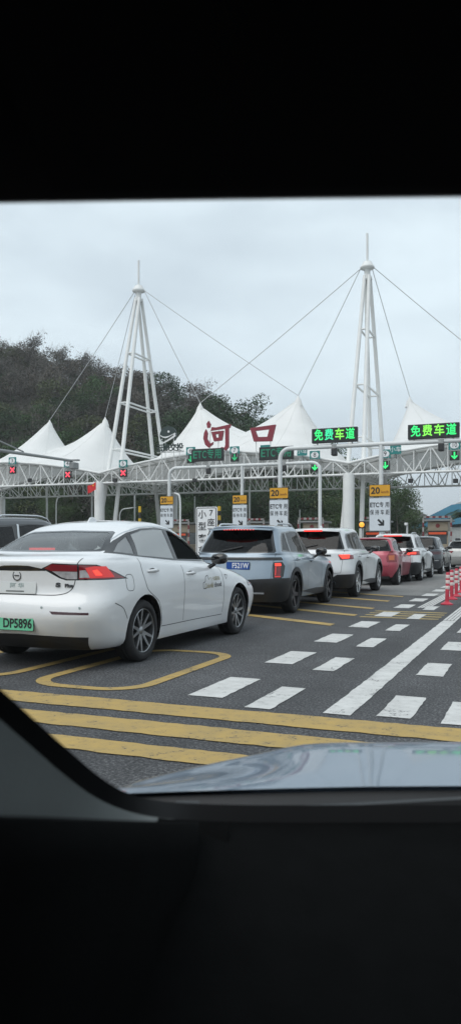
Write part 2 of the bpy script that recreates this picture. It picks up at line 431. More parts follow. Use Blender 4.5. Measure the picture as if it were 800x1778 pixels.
# the wood on the hill: one mass
rng = np.random.default_rng(3); VV, II = [], []
protos = []
def rot_quads(V, I, x, y, z, a, s, sz):
    c, q = math.cos(a)*s, math.sin(a)*s; Q = np.empty_like(V); Q[:,0] = V[:,0]*c-V[:,1]*q+x; Q[:,1] = V[:,0]*q+V[:,1]*c+y; Q[:,2] = V[:,2]*s*sz+z; return Q
for s in range(4):   # bare trees: pale trunk and limbs, fine twigs, few dry leaves
    sk, tips = skeleton(9.5, 3.2, np.random.default_rng(40+s), 10, .4); r2 = np.random.default_rng(70+s); br = []
    for p, r in sk:
        for i in range(len(p)-1):
            a, b = np.array(p[i]), np.array(p[i+1]); w = max(r[i]*.8, .03)
            for d in (np.array([1.,0,0]), np.array([0,1.,0])): br.append(np.array([a-d*w, a+d*w, b+d*w*.7, b-d*w*.7]))
    tw = []
    for t in tips:
        for _ in range(12):
            e = np.array(t)+r2.normal(size=3)*np.array([.5,.5,.55]); f = e+r2.normal(size=3)*.3+np.array([0,0,.4]); d = np.cross(f-e, r2.normal(size=3)); d /= np.linalg.norm(d)+1e-6
            tw.append(np.array([e-d*.022, e+d*.022, f+d*.012, f-d*.012]))
    P = np.concatenate([clump_pts(np.array(t), (.95,.95,.8), 26, r2) for t in tips])
    protos.append((np.concatenate([np.concatenate(br), np.concatenate(tw), quads(P, .15, r2)]), np.concatenate([np.full(len(br),0), np.full(len(tw),0), np.full(len(P),9)])))
for s in range(5):   # rounded leafy crowns built of many dense clumps on the outside of a dome
    r2 = np.random.default_rng(170+s); P = []
    for k in range(34):
        th = r2.uniform(0, 6.28); u = r2.uniform(-.35, 1); rr = math.sqrt(1-min(1, u*u))*r2.uniform(.75, 1.05)
        c = np.array([3.3*rr*math.cos(th), 3.3*rr*math.sin(th), 5.0+3.0*u]); q = r2.uniform(.75, 1.25); P.append(clump_pts(c, (q, q, q*.75), 60, r2))
    P = np.concatenate(P); trunk = []
    for d in (np.array([.14,0,0]), np.array([0,.14,0])): trunk.append(np.array([-d, d, d*.5+np.array([.2,0,5.]), -d*.5+np.array([.2,0,5.])]))
    protos.append((np.concatenate([np.concatenate(trunk), quads(P, .15, r2)]), np.concatenate([np.zeros(2), np.full(len(P), 9)])))
TONES = [M_palebark, leaf_mat('wood_brown', (.082,.068,.050)), leaf_mat('wood_umber', (.040,.036,.029)), leaf_mat('wood_grey', (.072,.068,.056)), leaf_mat('wood_dark_green', (.022,.050,.018)), leaf_mat('wood_green', (.034,.074,.020)), leaf_mat('wood_olive', (.062,.078,.030))]
spots = []
gx = np.arange(-178, -22, 4.6)
for yy in np.arange(92, 170, 6.5):
    for xx in gx:
        x, y = xx+rng.uniform(-1.8,1.8), yy+rng.uniform(-2.4,2.4); t = x/y
        if -.90 < t < -.16: spots.append((x, y))
for (x, y) in spots:
    z = hill_z(x, y); h = np.interp(x, KX, KZ); rel = z/max(4, h); p_green = (.93 if rel < .60 else .20) if x < -62 else .8
    green = rng.random() < p_green; bare = (not green) and rng.random() < .45
    V, I = protos[rng.integers(0,4) if bare else rng.integers(4,9)]
    tone = int(rng.integers(4,7)) if green else int(rng.integers(1,4)); s = rng.uniform(.95, 1.42)
    VV.append(rot_quads(V, I, x, y, z-.5, rng.uniform(0,6.28), s, rng.uniform(.75,1.05))); II.append(np.where(I == 9, tone, I))
    if y > 128:      # bushes under the crest trees
        V, I = protos[rng.integers(4,9)]; VV.append(rot_quads(V, I, x+rng.uniform(-2,2), y-1.5, z-3.4, rng.uniform(0,6.28), 1.05, .85)); II.append(np.where(I == 9, int(rng.integers(1,7)), I))
tag(finish('woodland', np_mesh('woodland', np.concatenate(VV), TONES, np.concatenate(II)), None),
    'brown winter wood with dark green patches covering the hillside behind the canopy', 'woodland', kind='stuff')
print('woodland quads', sum(len(v) for v in VV)//4, len(spots))

T_dark = [tree_meshes(11+s, 12, 4.2, 15000, .125, ML_dark, nb=14, bare=.22, clr=.36) for s in range(3)]
T_mid = [tree_meshes(21+s, 10, 3.8, 11000, .12, ML_mid, nb=12, bare=.2) for s in range(2)]
def on_hill(px, Y):
    p = W(px, 900, Y); return Vector((p.x, p.y, hill_z(p.x, p.y)))
crest = [(352,112,690,0,'tall dark green tree rising right behind the cone peak left of the red sign'),
         (398,114,688,1,'tall dark green tree rising between the two red sign characters'),
         (440,112,715,2,'dark green tree just left of the square red sign character'),
         (478,112,752,0,'dark green tree behind the right edge of the square red character'),
         (312,112,712,1,'dark green tree between the left tower legs and the nearest cone peak')]
for px, Y, top, k, lb in crest:
    p = on_hill(px, Y); H = W(px, top, Y).z-p.z; put_tree(T_dark[k], 'broadleaf_tree', p, k*1.3+px, H/12.6, lb, 'dark trees on the crest behind the canopy')
for i, px in enumerate([-10,22,58,95,128,160,205,238,268,300,335,372,405,440,470,500,530,562,590,618,648]):
    Y = 86+5*((i*7) % 3); p = W(px, 900, Y); p.z = max(-.1, hill_z(p.x, p.y))
    H = (8.0+1.2*((i*5) % 3)) if px < 560 else 7.2
    put_tree((T_dark+T_mid)[i % 5], 'broadleaf_tree', p, i*1.7, H/11.5, 'dense green tree in the row seen under the canopy behind the toll booths', 'trees in the row behind the toll booths')
p = W(690, 945, 98); p.z = 0; put_tree(T_mid[0], 'broadleaf_tree', p, 1.0, .80, 'rounded green tree right of the right tower behind the yellow speed sign', None)
p = W(716, 945, 104); p.z = 0; put_tree(T_mid[1], 'broadleaf_tree', p, 2.2, .52, 'low green tree at the left end of the blue roofed building', None)
p = W(668, 945, 100); p.z = 0; put_tree(T_dark[1], 'broadleaf_tree', p, .3, .62, 'dark green tree half hidden behind the rightmost white lane sign', None)
# feather palm at the right edge
p = W(806, 945, 82); p.z = 0; pt = empty('palm_tree', p, 0, 'feather palm beside the blue roofed building at the right edge', 'tree')
MB().tube([(0,0,0),(.05,0,2.2),(.1,.05,4.2)], [.2,.16,.13], 8).build('trunk', M_bark, pt, smooth=60)
rng2 = np.random.default_rng(5); P4 = []
for k in range(22):
    az = k*2.4; el = rng2.uniform(.1,1.1); L = rng2.uniform(2.0,2.7)
    for s in np.linspace(.1,1,26):
        c = np.array([math.cos(az)*L*s*math.cos(el*(1-s*.5)), math.sin(az)*L*s*math.cos(el*(1-s*.5)), 4.2+L*s*math.sin(el)-1.4*s*s*L*.55])
        side = np.array([-math.sin(az), math.cos(az), 0])
        for sg in (-1,1):
            e = c+side*sg*.55*(1-s*.5)+np.array([0,0,-.22]); w = np.array([math.cos(az), math.sin(az), 0])*.035
            P4.append(np.array([c-w, c+w, e+w*.4, e-w*.4]))
finish('crown', np_mesh('crown', np.concatenate(P4), [ML_dark]), None, pt)

# ================================================================== FAR BUILDING
M_blue = mat('blue_steel_roof', (.05,.22,.34), .5, var=.15, vscale=.5)
M_wall = mat('pale_render', (.42,.44,.44), .8, var=.08)
M_dglass = mat('dark_window', (.03,.04,.05), .15)
p0 = W(722, 930, 135); bl = empty('market_building', (p0.x, 135, 0), 0, 'low pale building with a blue vaulted roof far behind the booths at right', 'building')
MB().box((11,4,3.0),(22,9,6.0)).build('wall', M_wall, bl)
prof = [(-.8,4.2),(2.2,6.0),(6,7.9),(8.6,8.2),(11,7.4),(14.5,7.7),(17.5,7.2),(23,6.6),(23,6.2),(-.8,3.9)]
rf = MB().prism(prof, (0,10.4,0), (0,-1.2,0)).build('roof', M_blue, bl)
for k in range(6):
    f = MB().prism(rrect(2.2,1.3,.05,1), (0,.06,0), (3.2+k*3.3,-.56,4.7)).build('window', M_wall, bl); MB().prism(rrect(2.0,1.1,.03,1), (0,.05,0), (3.2+k*3.3,-.6,4.7)).build('pane', M_dglass, f)
# ================================================================== TOLL CANOPY
M_steel = mat('white_steel', (.68,.69,.68), .45, var=.05, vscale=1.2)
M_membr = mat('white_membrane', (.82,.825,.815), .6, var=.06, vscale=.5, bump=.05, bscale=2.5)
def make_translucent(m, f):      # PVC cloth lets some daylight through
    n, l = m.node_tree.nodes, m.node_tree.links; o = n['Material Output']; b = n['Principled BSDF']
    t = n.new('ShaderNodeBsdfTranslucent'); t.inputs['Color'].default_value = (.8,.8,.78,1); x = n.new('ShaderNodeMixShader'); x.inputs['Fac'].default_value = f
    l.new(b.outputs['BSDF'], x.inputs[1]); l.new(t.outputs['BSDF'], x.inputs[2]); l.new(x.outputs['Shader'], o.inputs['Surface'])
make_translucent(M_membr, .22)
M_conduit = mat('grey_steel', (.30,.31,.31), .5)
M_dark = mat('dark_casing', (.018,.019,.021), .45)
M_cable = mat('steel_cable', (.42,.43,.44), .5)
YF, YB, YT = 56.0, 70.0, 63.0
BX = [-55.6, -34.4, -13.2, 8.0]
PEAKS = [(-46.4,66.0,13.6),(-40.2,66.5,13.6),(-28.3,63.0,13.6),(-19.2,63.0,13.6),(-10.5,67.0,13.6),(-1.5,67.0,13.6)]
PRX = {-46.4:(9.4,4.6), -40.2:(10.5,6.2), -28.3:(7.0,11.0), -19.2:(11.0,7.0), -10.5:(5.0,11.0), -1.5:(11.0,7.0)}
ZV, ZA, ZC = 7.25, 8.55, 6.4
def arch(x):
    for a, b in zip(BX, BX[1:]):
        if a-.01 <= x <= b+.01:
            t = (x-a)/(b-a)*2-1; return ZV+(ZA-ZV)*(1-abs(t)**1.7)
    return ZV
def membrane_z(x, y):
    z = arch(x); e = 0
    for (qx, qy, qz) in PEAKS:
        ry = (qy-YF+.3) if y < qy else (YB-qy+.3)
        rx = PRX[qx][0] if x < qx else PRX[qx][1]
        for bxx in BX:                      # never reach across a valley line
            if (bxx-qx)*(x-qx) > 0: rx = min(rx, abs(bxx-qx)+.2)
        r = math.hypot((x-qx)/rx, (y-qy)/ry)
        if r < 1: e = e+(qz-arch(qx))*(1-r)**1.9 if e == 0 else max(e, (qz-arch(qx))*(1-r)**1.9)+.25*min(e, (qz-arch(qx))*(1-r)**1.9)
    # edges scoop down a little between front and back
    return z+e-.35*math.sin(math.pi*(y-YF)/(YB-YF))*(1 if e < .3 else max(0, 1-e))
cano = empty('toll_canopy', ((BX[1]+BX[2])/2, YT, 0), 0, 'white tensile toll plaza canopy with cone peaks and lattice arches over the lanes', 'canopy')
OFF = -cano.location
for b in range(3):
    mb = MB(); nx_, ny_ = 96, 60
    xs = np.linspace(BX[b], BX[b+1], nx_); ys = np.linspace(YF, YB, ny_)
    # pull grid lines towards the peaks so that the tips stay sharp
    for (qx, qy, qz) in PEAKS:
        if BX[b] < qx < BX[b+1]: xs[np.argmin(abs(xs-qx))] = qx; ys[np.argmin(abs(ys-qy))] = qy
    for y in ys:
        for x in xs: mb.v.append((x, y, membrane_z(x, y)))
    for j in range(ny_-1):
        for i in range(nx_-1): mb.f.append((j*nx_+i, j*nx_+i+1, (j+1)*nx_+i+1, (j+1)*nx_+i))
    o = mb.build('membrane', M_membr, cano, OFF, smooth=180)
    for (qx, qy, qz) in PEAKS:
        if BX[b] < qx < BX[b+1]:
            MB().lathe([(.42,-.62),(.24,-.05),(.12,.12),(.05,.3),(0,.3)], 14, (qx,qy,qz)).build('peak_cap', M_membr, o, smooth=50)
    # radial seams of the cloth, fine raised welds
    for (qx, qy, qz) in PEAKS:
        if not (BX[b] < qx < BX[b+1]): continue
        mbs = MB()
        for k in range(10):
            a = k*math.pi/5+.2; pts = []
            for r in np.linspace(.4, 6.5, 14):
                x, y = qx+math.cos(a)*r, qy+math.sin(a)*r
                if BX[b]+.1 < x < BX[b+1]-.1 and YF+.1 < y < YB-.1: pts.append((x, y, membrane_z(x, y)+.005))
            if len(pts) > 2: mbs.tube(pts, .022, 4)
        mbs.build('cloth_seam', M_membr, o)
for Y in (YF, YB):
    for b in range(3):
        a_, b_ = BX[b], BX[b+1]; xs = np.linspace(a_, b_, 25)
        tr = MB().tube([(x, Y, arch(x)) for x in xs], .10, 8).build('truss', M_steel, cano, OFF, smooth=60)
        Yi = Y+(1.5 if Y == YF else -1.5)
        MB().tube([(a_, Y, ZC), (b_, Y, ZC)], .09, 8).build('bottom_chord', M_steel, tr, smooth=60)
        MB().tube([(x, Yi, arch(x)-.1) for x in xs], .075, 8).build('inner_chord', M_steel, tr, smooth=60)
        lat = MB(); xs = np.linspace(a_, b_, 19)
        for i, x in enumerate(xs):
            if i % 2 == 0 or True: lat.tube([(x, Y, ZC), (x, Y, arch(x))], .042, 6)
            if i < 18:
                x2 = xs[i+1]
                if i % 2: lat.tube([(x, Y, arch(x)), (x2, Y, ZC)], .05, 6)
                else: lat.tube([(x, Y, ZC), (x2, Y, arch(x2))], .05, 6)
                lat.tube([(x, Yi, arch(x)-.1), ((x+x2)/2, Y, ZC)], .04, 6); lat.tube([((x+x2)/2, Y, ZC), (x2, Yi, arch(x2)-.1)], .04, 6)
            lat.tube([(x, Y, arch(x)), (x, Yi, arch(x)-.1)], .04, 6)
        lat.build('lattice', M_steel, tr, smooth=60)
for x in BX:
    lat = MB()
    for dx in (-.55, .55):
        lat.tube([(x+dx, YF, ZV-.1), (x+dx, YB, ZV-.1)], .07, 6); 
    lat.tube([(x, YF, ZC), (x, YB, ZC)], .08, 6)
    for k in range(12):
        y0 = YF+(YB-YF)*k/12; y1 = y0+(YB-YF)/12
        for dx in (-.55, .55): lat.tube([(x+dx, y0, ZV-.1), (x, (y0+y1)/2, ZC)], .04, 5); lat.tube([(x, (y0+y1)/2, ZC), (x+dx, y1, ZV-.1)], .04, 5)
    lat.build('valley_girder', M_steel, cano, OFF, smooth=60)
    for Y in (YF, YB):
        c = MB().lathe([(.43,.0),(.43,6.2),(.38,6.5),(0,6.5)], 24, (x, Y, 0)).build('column', M_steel, cano, OFF, smooth=50)
        MB().lathe([(.62,0),(.62,.12),(.43,.14)], 20, (x, Y, 0)).build('base_plate', M_conduit, c, OFF*0, smooth=40)
# conduit and small floodlights, cameras under the front arch
for px in (52, 200, 338, 480, 712, 790):
    q = W(px, 828, YF-.15); fl = empty('floodlight', q, 0, None, None, None, cano); fl.location = q+OFF
    MB().box((0,0,-.28),(.34,.22,.3)).build('lamp_head', M_dark, fl, bevel=.03); MB().tube([(0,0,.1),(0,0,-.15)], .025, 6).build('bracket', M_conduit, fl)

# ------------------------------------------------------------------ towers
def tower(X, label, ZH=24.0):
    t = empty('mast_tower', (X, YT, 0), 0, label, 'tower', 'lattice mast towers')
    dH = ZH-24.0
    def leg(sx, sy, z): k = (ZH-z)/16.0; return Vector((sx*(.18+.56*k*.75), sy*(.18+4.1*k), z))
    for sx in (-1,1):
        for sy in (-1,1): MB().tube([leg(sx,sy,0), leg(sx,sy,12), leg(sx,sy,ZH)], [.185,.175,.15], 12).build('leg', M_steel, t, smooth=60)
    for z in (18.6, 13.9, 9.6):
        for sx in (-1,1): MB().tube([leg(sx,-1,z), leg(sx,1,z)], .085, 8).build('crossbar', M_steel, t, smooth=60)
        for sy in (-1,1): MB().tube([leg(-1,sy,z), leg(1,sy,z)], .075, 8).build('crossbar', M_steel, t, smooth=60)
    hub = MB().lathe([(a, b+dH) for a, b in [(.30,23.6),(.40,23.7),(.40,23.82),(.26,23.86),(.24,24.3),(.28,24.5),(.58,24.62),(.60,24.72),(.34,25.15),(.10,25.2),(0,25.2)]], 18).build('mast_head', M_steel, t, smooth=35)
    MB().tube([(0,0,25.1+dH),(0,0,27.5+dH)], .09, 10).build('spire', M_steel, hub, smooth=60)
    MB().lathe([(.5,0),(.5,.3),(.2,.4)], 12, (0,0,0)).build('footing', M_conduit, t)
    return t
T1X, T2X = W(241, 900, YT).x, W(637, 900, YT).x
t1 = tower(T1X, 'left white four legged mast tower standing against the wooded hill')
t2 = tower(T2X, 'right white four legged mast tower standing against open sky', 23.3)
def cable(t, X, pk, r=.030):
    a = Vector((X, YT, 24.66 if X < -25 else 23.96)); b = Vector(PEAKS[pk])+Vector((0,0,.3)); dv = (b-a); dv.z = 0; dv.normalize(); a = a+dv*.57
    pts = []
    for s in np.linspace(0,1,9): q = a.lerp(b, s); q.z -= .10*math.sin(math.pi*s); pts.append(q-Vector((X,YT,0)))
    MB().tube(pts, r, 6).build('stay_cable', M_cable, t, smooth=60)
for k in (0,1,2,3): cable(t1, T1X, k)
for k in (2,3,4,5): cable(t2, T2X, k)

# ------------------------------------------------------------------ lane number plates and lane lights on the front arch
M_teal = mat('sign_teal', (.01,.19,.18), .4, var=.06); M_swhite = mat('sign_white', (.74,.75,.76), .4, var=.04, vscale=6)
M_sblack = mat('sign_black', (.012,.012,.014), .5)
M_ledg = mat('led_green', (.02,.3,.08), .4, emit=(.03,1,.22), estr=.85)
M_ledg2 = mat('led_green_dim', (.01,.12,.07), .4, emit=(.02,.45,.26), estr=.16)
M_ledg3 = mat('led_green_faint', (.02,.2,.08), .4, emit=(.03,.8,.3), estr=.35)
M_ledy = mat('led_yellow_green', (.2,.3,.02), .4, emit=(.16,1,.10), estr=.85)
M_ledr = mat('led_red', (.3,.02,.03), .4, emit=(1,.06,.10), estr=1.3)
M_panel = mat('led_panel', (.010,.014,.013), .35, var=.2, vscale=30)
def xshape(s, w):
    h = s/2; k = w/2/math.sqrt(2)*2
    return [(0,k),(h-k/2,h+k/2),(h+k/2,h-k/2),(k,0),(h+k/2,-h+k/2),(h-k/2,-h-k/2),(0,-k),(-h+k/2,-h-k/2),(-h-k/2,-h+k/2),(-k,0),(-h-k/2,h-k/2),(-h+k/2,h+k/2)]
WORD = {'3':'three','4':'four','5':'five','6':'six','7':'seven','8':'eight','9':'nine','10':'ten'}
ARROW = [(-.05,.30),(.05,.30),(.05,-.10),(.17,.03),(.24,-.04),(0,-.30),(-.24,-.04),(-.17,.03),(-.05,-.10)]
for num, px, py, py2, go in (('3',22,800,816,0),('4',118,805,824,0),('5',214,805,821,0),('6',331,783,797,1),('7',407,782,794,1),('8',546,790,811,1),('9',668,788,808,1),('10',788,773,791,1)):
    q = W(px, py, YF-.35); q2 = W(px, py2, YF-.35); dz = q2.z-q.z
    kind = 'a lit green arrow' if go else 'a lit red cross'
    s = empty('lane_sign', q, 0, f'plate with the numeral {WORD[num]} over {kind} on the canopy front', 'lane sign', 'numbered lane signs')
    MB().prism(rrect(.78,.62,.03,2), (0,.05,0), (0,0,0)).build('number_plate', M_teal, s)
    MB().prism([(.30*math.cos(a),.235*math.sin(a)) for a in np.linspace(0,2*math.pi,22)[:-1]], (0,.02,0), (0,-.022,0)).build('oval', M_swhite, s)
    text(num, .46, M_sblack, s, (0,-.03,0), width=.30 if num == '10' else None)
    lp = MB().prism(rrect(.66,.66,.03,2), (0,.12,0), (0,0,dz)).build('signal_lamp', M_panel, s)
    if go: MB().prism([(a*.95,b*.85) for a, b in ARROW], (0,.01,0), (0,-.012,dz)).build('green_arrow', M_ledg3 if num in '67' else M_ledg, lp)
    else: MB().prism(xshape(.40,.11), (0,.01,0), (0,-.012,dz)).build('red_cross', M_ledr, lp)
    MB().box((-.24,.02,dz/2),(.05,.05,abs(dz))).box((.24,.02,dz/2),(.05,.05,abs(dz))).build('hanger', M_conduit, s)
    MB().tube([(0,.06,.2),(0,.35,.2)], .03, 6).build('bracket', M_conduit, s)
for k, (px, py, lb) in enumerate(((524,784,'small teal plate reading small cars left of the number 8 plate'),(686,781,'small teal plate reading small cars right of the number 9 plate'),(460,776,'small teal plate above the right dim display board'))):
    q = W(px, py, YF-.4); s = empty('car_type_plate', q, 0, lb, 'sign', 'small teal lane plates')
    MB().prism(rrect(.78,.60 if k < 2 else .3,.03,2), (0,.04,0)).build('plate', M_teal, s)
    if k < 2: text('小车', .42, M_swhite, s, (0,-.015,0))
    MB().tube([(0,.03,-.2),(0,.4,-.6)], .03, 6).build('bracket', M_conduit, s)

# ------------------------------------------------------------------ big red characters and the company emblem above the canopy edge
M_red = mat('maroon_letter', (.22,.018,.035), .45, var=.08)
def stroke_char(strokes, S, name, label, px, py, Y):
    q = W(px, py, Y); t = empty(name, q, 0, label, 'sign letter', 'large red sign characters')
    for poly in strokes: MB().prism([(a*S, b*S) for a, b in poly], (0,.22,0), (0,-.11,0)).build('stroke', M_red, t)
    return t
he = [[(-.33,.40),(-.26,.50),(-.19,.38),(-.22,.27),(-.30,.26)],
      [(-.42,.10),(-.36,.22),(-.30,.10),(-.32,-.10),(-.20,-.28),(-.10,-.22),(-.12,-.30),(-.26,-.40),(-.38,-.30),(-.45,-.08)],
      [(-.18,.16),(.50,.22),(.54,.34),(.02,.26),(-.14,.28)],
      [(-.10,.02),(-.10,.12),(.20,.12),(.26,.06),(.18,-.18),(.10,-.18),(.12,-.10),(-.02,-.10),(-.04,-.2),(-.10,-.14),(-.06,.04),(.14,.05),(.12,-.04),(-.02,-.04),(-.02,.04)][:4]+[(.18,-.18),(-.04,-.18)],
      [(.34,.20),(.46,.22),(.46,-.42),(.36,-.52),(.18,-.44),(.20,-.40),(.32,-.42),(.35,-.34)]]
# the mouth inside the first character is a ring
he[3] = []
t = stroke_char([p for p in he if p], 2.35, 'red_character', 'large maroon character with water strokes standing on the canopy edge', 375, 756, YF-.2)
ring = MB()
def ringmesh(outer, inner, S, d=.22):
    mb = MB(); n = len(outer); A = [(a*S, b*S) for a, b in outer]; B = [(a*S, b*S) for a, b in inner]
    vs = [(a,-d/2,b) for a,b in A]+[(a,-d/2,b) for a,b in B]+[(a,d/2,b) for a,b in A]+[(a,d/2,b) for a,b in B]
    fs = []
    for i in range(n):
        j = (i+1) % n; fs += [(i,j,j+n,i+n),(i+2*n,i+3*n,j+3*n,j+2*n),(i,i+2*n,j+2*n,j),(i+n,j+n,j+3*n,i+3*n)]
    return mb.add(vs, fs)
ringmesh([(-.16,.12),(.28,.14),(.22,-.18),(-.06,-.20)], [(-.02,.03),(.14,.05),(.11,-.08),(.02,-.09)], 2.35).build('stroke', M_red, t)
for sx in (-.62,.1,.72): MB().tube([(sx,.1,-2.2),(sx+.1,.1,.4)], .035, 6).build('support', M_steel, t)
t = empty('red_character', W(456, 752, YF-.2), 0, 'large maroon square ring character standing on the canopy edge', 'sign letter', 'large red sign characters')
ringmesh([(-.52,.22),(.54,.30),(.38,-.34),(-.36,-.32)], [(-.30,.10),(.28,.13),(.20,-.16),(-.20,-.15)], 1.95).build('stroke', M_red, t)
for sx in (-.55,.62): MB().tube([(sx,.1,-1.9),(sx-.05,.1,0)], .035, 6).build('support', M_steel, t)
M_emb = mat('emblem_green_black', (.015,.032,.03), .4)
t = empty('company_emblem', W(292, 756, YF-.2), 0, 'dark round emblem with a white swoosh beside the red characters', 'emblem')
S = .76
MB().prism([(S*math.cos(a), S*math.sin(a)*.98) for a in np.linspace(R(-35),R(205),26)]+[(-.62*S,-.15*S),(0,-.25*S),(.7*S,.15*S)], (0,.12,0)).build('disc', M_emb, t)
def swoosh(pts, w0, w1, n=14):
    mb = MB(); A = []
    for i in range(n+1):
        s = i/n; a, b, c = pts; x = (1-s)**2*a[0]+2*s*(1-s)*b[0]+s*s*c[0]; y = (1-s)**2*a[1]+2*s*(1-s)*b[1]+s*s*c[1]
        dx = 2*(1-s)*(b[0]-a[0])+2*s*(c[0]-b[0]); dy = 2*(1-s)*(b[1]-a[1])+2*s*(c[1]-b[1]); L = math.hypot(dx,dy)+1e-6
        w = w0+(w1-w0)*s; A.append(((x-dy/L*w, y+dx/L*w),(x+dy/L*w, y-dx/L*w)))
    P = [p[0] for p in A]+[p[1] for p in A[::-1]]
    for i in range(n): mb.prism([A[i][0],A[i+1][0],A[i+1][1],A[i][1]], (0,.05,0), (0,-.05,0))
    return mb
swoosh([(-.66,.02),(-.3,-.35),(.66,.12)], .03, .07).build('swoosh', M_swhite, t)
swoosh([(-.56,-.62),(-.1,-.5),(.66,-.02)], .035, .08).build('swoosh', M_swhite, t)
swoosh([(-.62,-.42),(-.2,-.34),(.5,.02)], .03, .05).build('swoosh', M_emb, t)
MB().prism([(.09*math.cos(a)+.05,.09*math.sin(a)+.30) for a in np.linspace(0,6.28,12)[:-1]], (0,.04,0), (0,-.04,0)).build('dot', M_swhite, t)
for sx in (-.3,.45): MB().tube([(sx,.1,-2.0),(sx,.1,-.1)], .03, 6).build('support', M_steel, t)
t = empty('company_lettering', W(295, 778, YF-.2), 0, 'row of four dark characters under the round emblem', 'sign letter')
for k, ch in enumerate('云南交投'): text(ch, .66, M_emb, t, ((k-1.5)*.60,0,0), extrude=.05, bold=.012)
MB().box((0,.12,-.32),(2.4,.05,.06)).build('rail', M_steel, t)
for sx in (-.8,.8): MB().tube([(sx,.12,-.9),(sx,.12,.3)], .03, 6).build('support', M_steel, t)

# ------------------------------------------------------------------ sign gantries in front of the lanes
M_amber = mat('sign_amber', (.62,.31,.015), .4, var=.05); M_retro = mat('sign_sheeting', (.60,.64,.68), .35, var=.04, vscale=5)
M_frame = mat('sign_edge', (.45,.46,.47), .4, metal=.4)
M_post = mat('galvanised_post', (.62,.64,.64), .45, var=.05)
def bent(x0, x1, z, r, cap0, cap1):
    p = []
    if cap0: p += [(x0,0,0)]+[(x0+r-r*math.cos(a),0,z-r+r*math.sin(a)) for a in np.linspace(0,math.pi/2,8)]
    else: p += [(x0,0,z)]
    if cap1: p += [(x1-r+r*math.sin(a),0,z-r+r*math.cos(a)) for a in np.linspace(0,math.pi/2,8)]+[(x1,0,0)]
    else: p += [(x1,0,z)]
    return p
def lane_board(X, Y, z_top, w, label):
    s = empty('lane_board', (X, Y, z_top), 0, label, 'road sign', 'speed and lane boards on the gantry posts')
    h1, h2 = .55*w/1.0, 1.56*w/1.0
    a = MB().prism(rrect(w*.98,h1,.04,3,0,-h1/2), (0,.03,0)).build('speed_plate', M_sblack, s)
    MB().prism(rrect(w*.94,h1-.04,.035,3,0,-h1/2), (0,.012,0), (0,-.013,0)).build('face', M_amber, a)
    text('20', .42*w, M_sblack, a, (-.2*w,-.02,-h1/2-.01), bold=.010); text('km/h', .17*w, mat('sign_brown', (.22,.06,.01), .5), a, (.24*w,-.02,-h1/2-.07))
    b = MB().prism(rrect(w,h2,.05,3,0,-h1-.05-h2/2), (0,.03,0)).build('lane_plate', M_frame, s)
    MB().prism(rrect(w-.03,h2-.03,.045,3,0,-h1-.05-h2/2), (0,.008,0), (0,-.010,0)).build('border', M_sblack, b)
    MB().prism(rrect(w-.055,h2-.055,.04,3,0,-h1-.05-h2/2), (0,.008,0), (0,-.016,0)).build('face', M_retro, b)
    zt = -h1-.05
    text('ETC', .30*w, M_sblack, b, (-.24*w,-.022,zt-.35*w), bold=.006, width=.42*w); text('专 用', .27*w, M_sblack, b, (.22*w,-.022,zt-.35*w), bold=.001, width=.44*w)
    text('保 持 车 距', .26*w, M_sblack, b, (0,-.022,zt-.70*w), bold=0, width=.9*w)
    c45 = math.cos(R(45)); A = [(-.06,.25),(.06,.25),(.06,-.05),(.2,.08),(.2,-.06),(0,-.26),(-.2,-.06),(-.2,.08),(-.06,-.05)]
    MB().prism([((x*c45-y*c45)*w*.8+.06*w, (x*c45+y*c45)*w*.8+zt-1.16*w) for x, y in A], (0,.006,0), (0,-.022,0)).build('arrow', M_sblack, b)
    MB().box((0,.06,-h1/2),(w*.7,.05,.05)).box((0,.06,zt-.4),(w*.7,.05,.05)).box((0,.06,zt-1.2*w),(w*.7,.05,.05)).build('bracket', M_frame, s)
    return s
def led_board(X, Y, z, w, h, body, m, label, alt=None):
    s = empty('display_board', (X, Y, z), 0, label, 'display board', 'LED display boards on the gantries')
    MB().prism(rrect(w,h,.03,2), (0,.16,0)).build('cabinet', M_dark, s, bevel=.006)
    sc = MB().prism(rrect(w-.08,h-.08,.01,1), (0,.01,0), (0,-.012,0)).build('screen', M_panel, s)
    n = sum(.62 if c.isascii() else 1 for c in body); x = -w*.46; u = w*.92/n
    for i, c in enumerate(body):
        cw = u*(.62 if c.isascii() else 1)
        text(c, h*(.80 if not c.isascii() else .84), (alt[i] if alt else m), sc, (x+cw/2,-.018,0), bold=.008, width=cw*.84, extrude=.003); x += cw
    for sx in (-.38,.38): MB().tube([(sx*w,.08,-h/2-.16),(sx*w,.08,-h/2)], .035, 6).build('foot', M_conduit, s)
    return s
def gantry(xs, Y, z, name_label, r=.5, right_open=False):
    g = empty('sign_gantry', (xs[0], Y, 0), 0, name_label, 'gantry', 'bent pipe sign gantries')
    x0 = xs[0]
    MB().tube([(a-x0, b, c) for a, b, c in bent(xs[0], xs[-1], z, r, True, True)], .105, 12).build('frame', M_post, g, smooth=60)
    for x in xs[1:-1]: MB().tube([(x-x0,0,0),(x-x0,0,z)], .10, 12).build('post', M_post, g, smooth=60)
    for x in xs: MB().lathe([(.28,0),(.28,.05),(.12,.06)], 12, (x-x0,0,0)).build('base_plate', M_conduit, g)
    for k in range(len(xs)-1):
        xm = xs[k]+(xs[k+1]-xs[k])*.55-x0
        c = MB().box((xm,-.02,z-.28),(.26,.34,.36)).build('camera_housing', M_dark, g, bevel=.05); MB().tube([(xm,0,z-.1),(xm,0,z+.08)], .16, 10).build('clamp', M_conduit, c)
    return g
YA, YBg = 36.0, 45.0
xa = [W(486,900,YA).x, W(661,900,YA).x, W(661,900,YA).x+4.95]
zA = W(661,771,YA).z
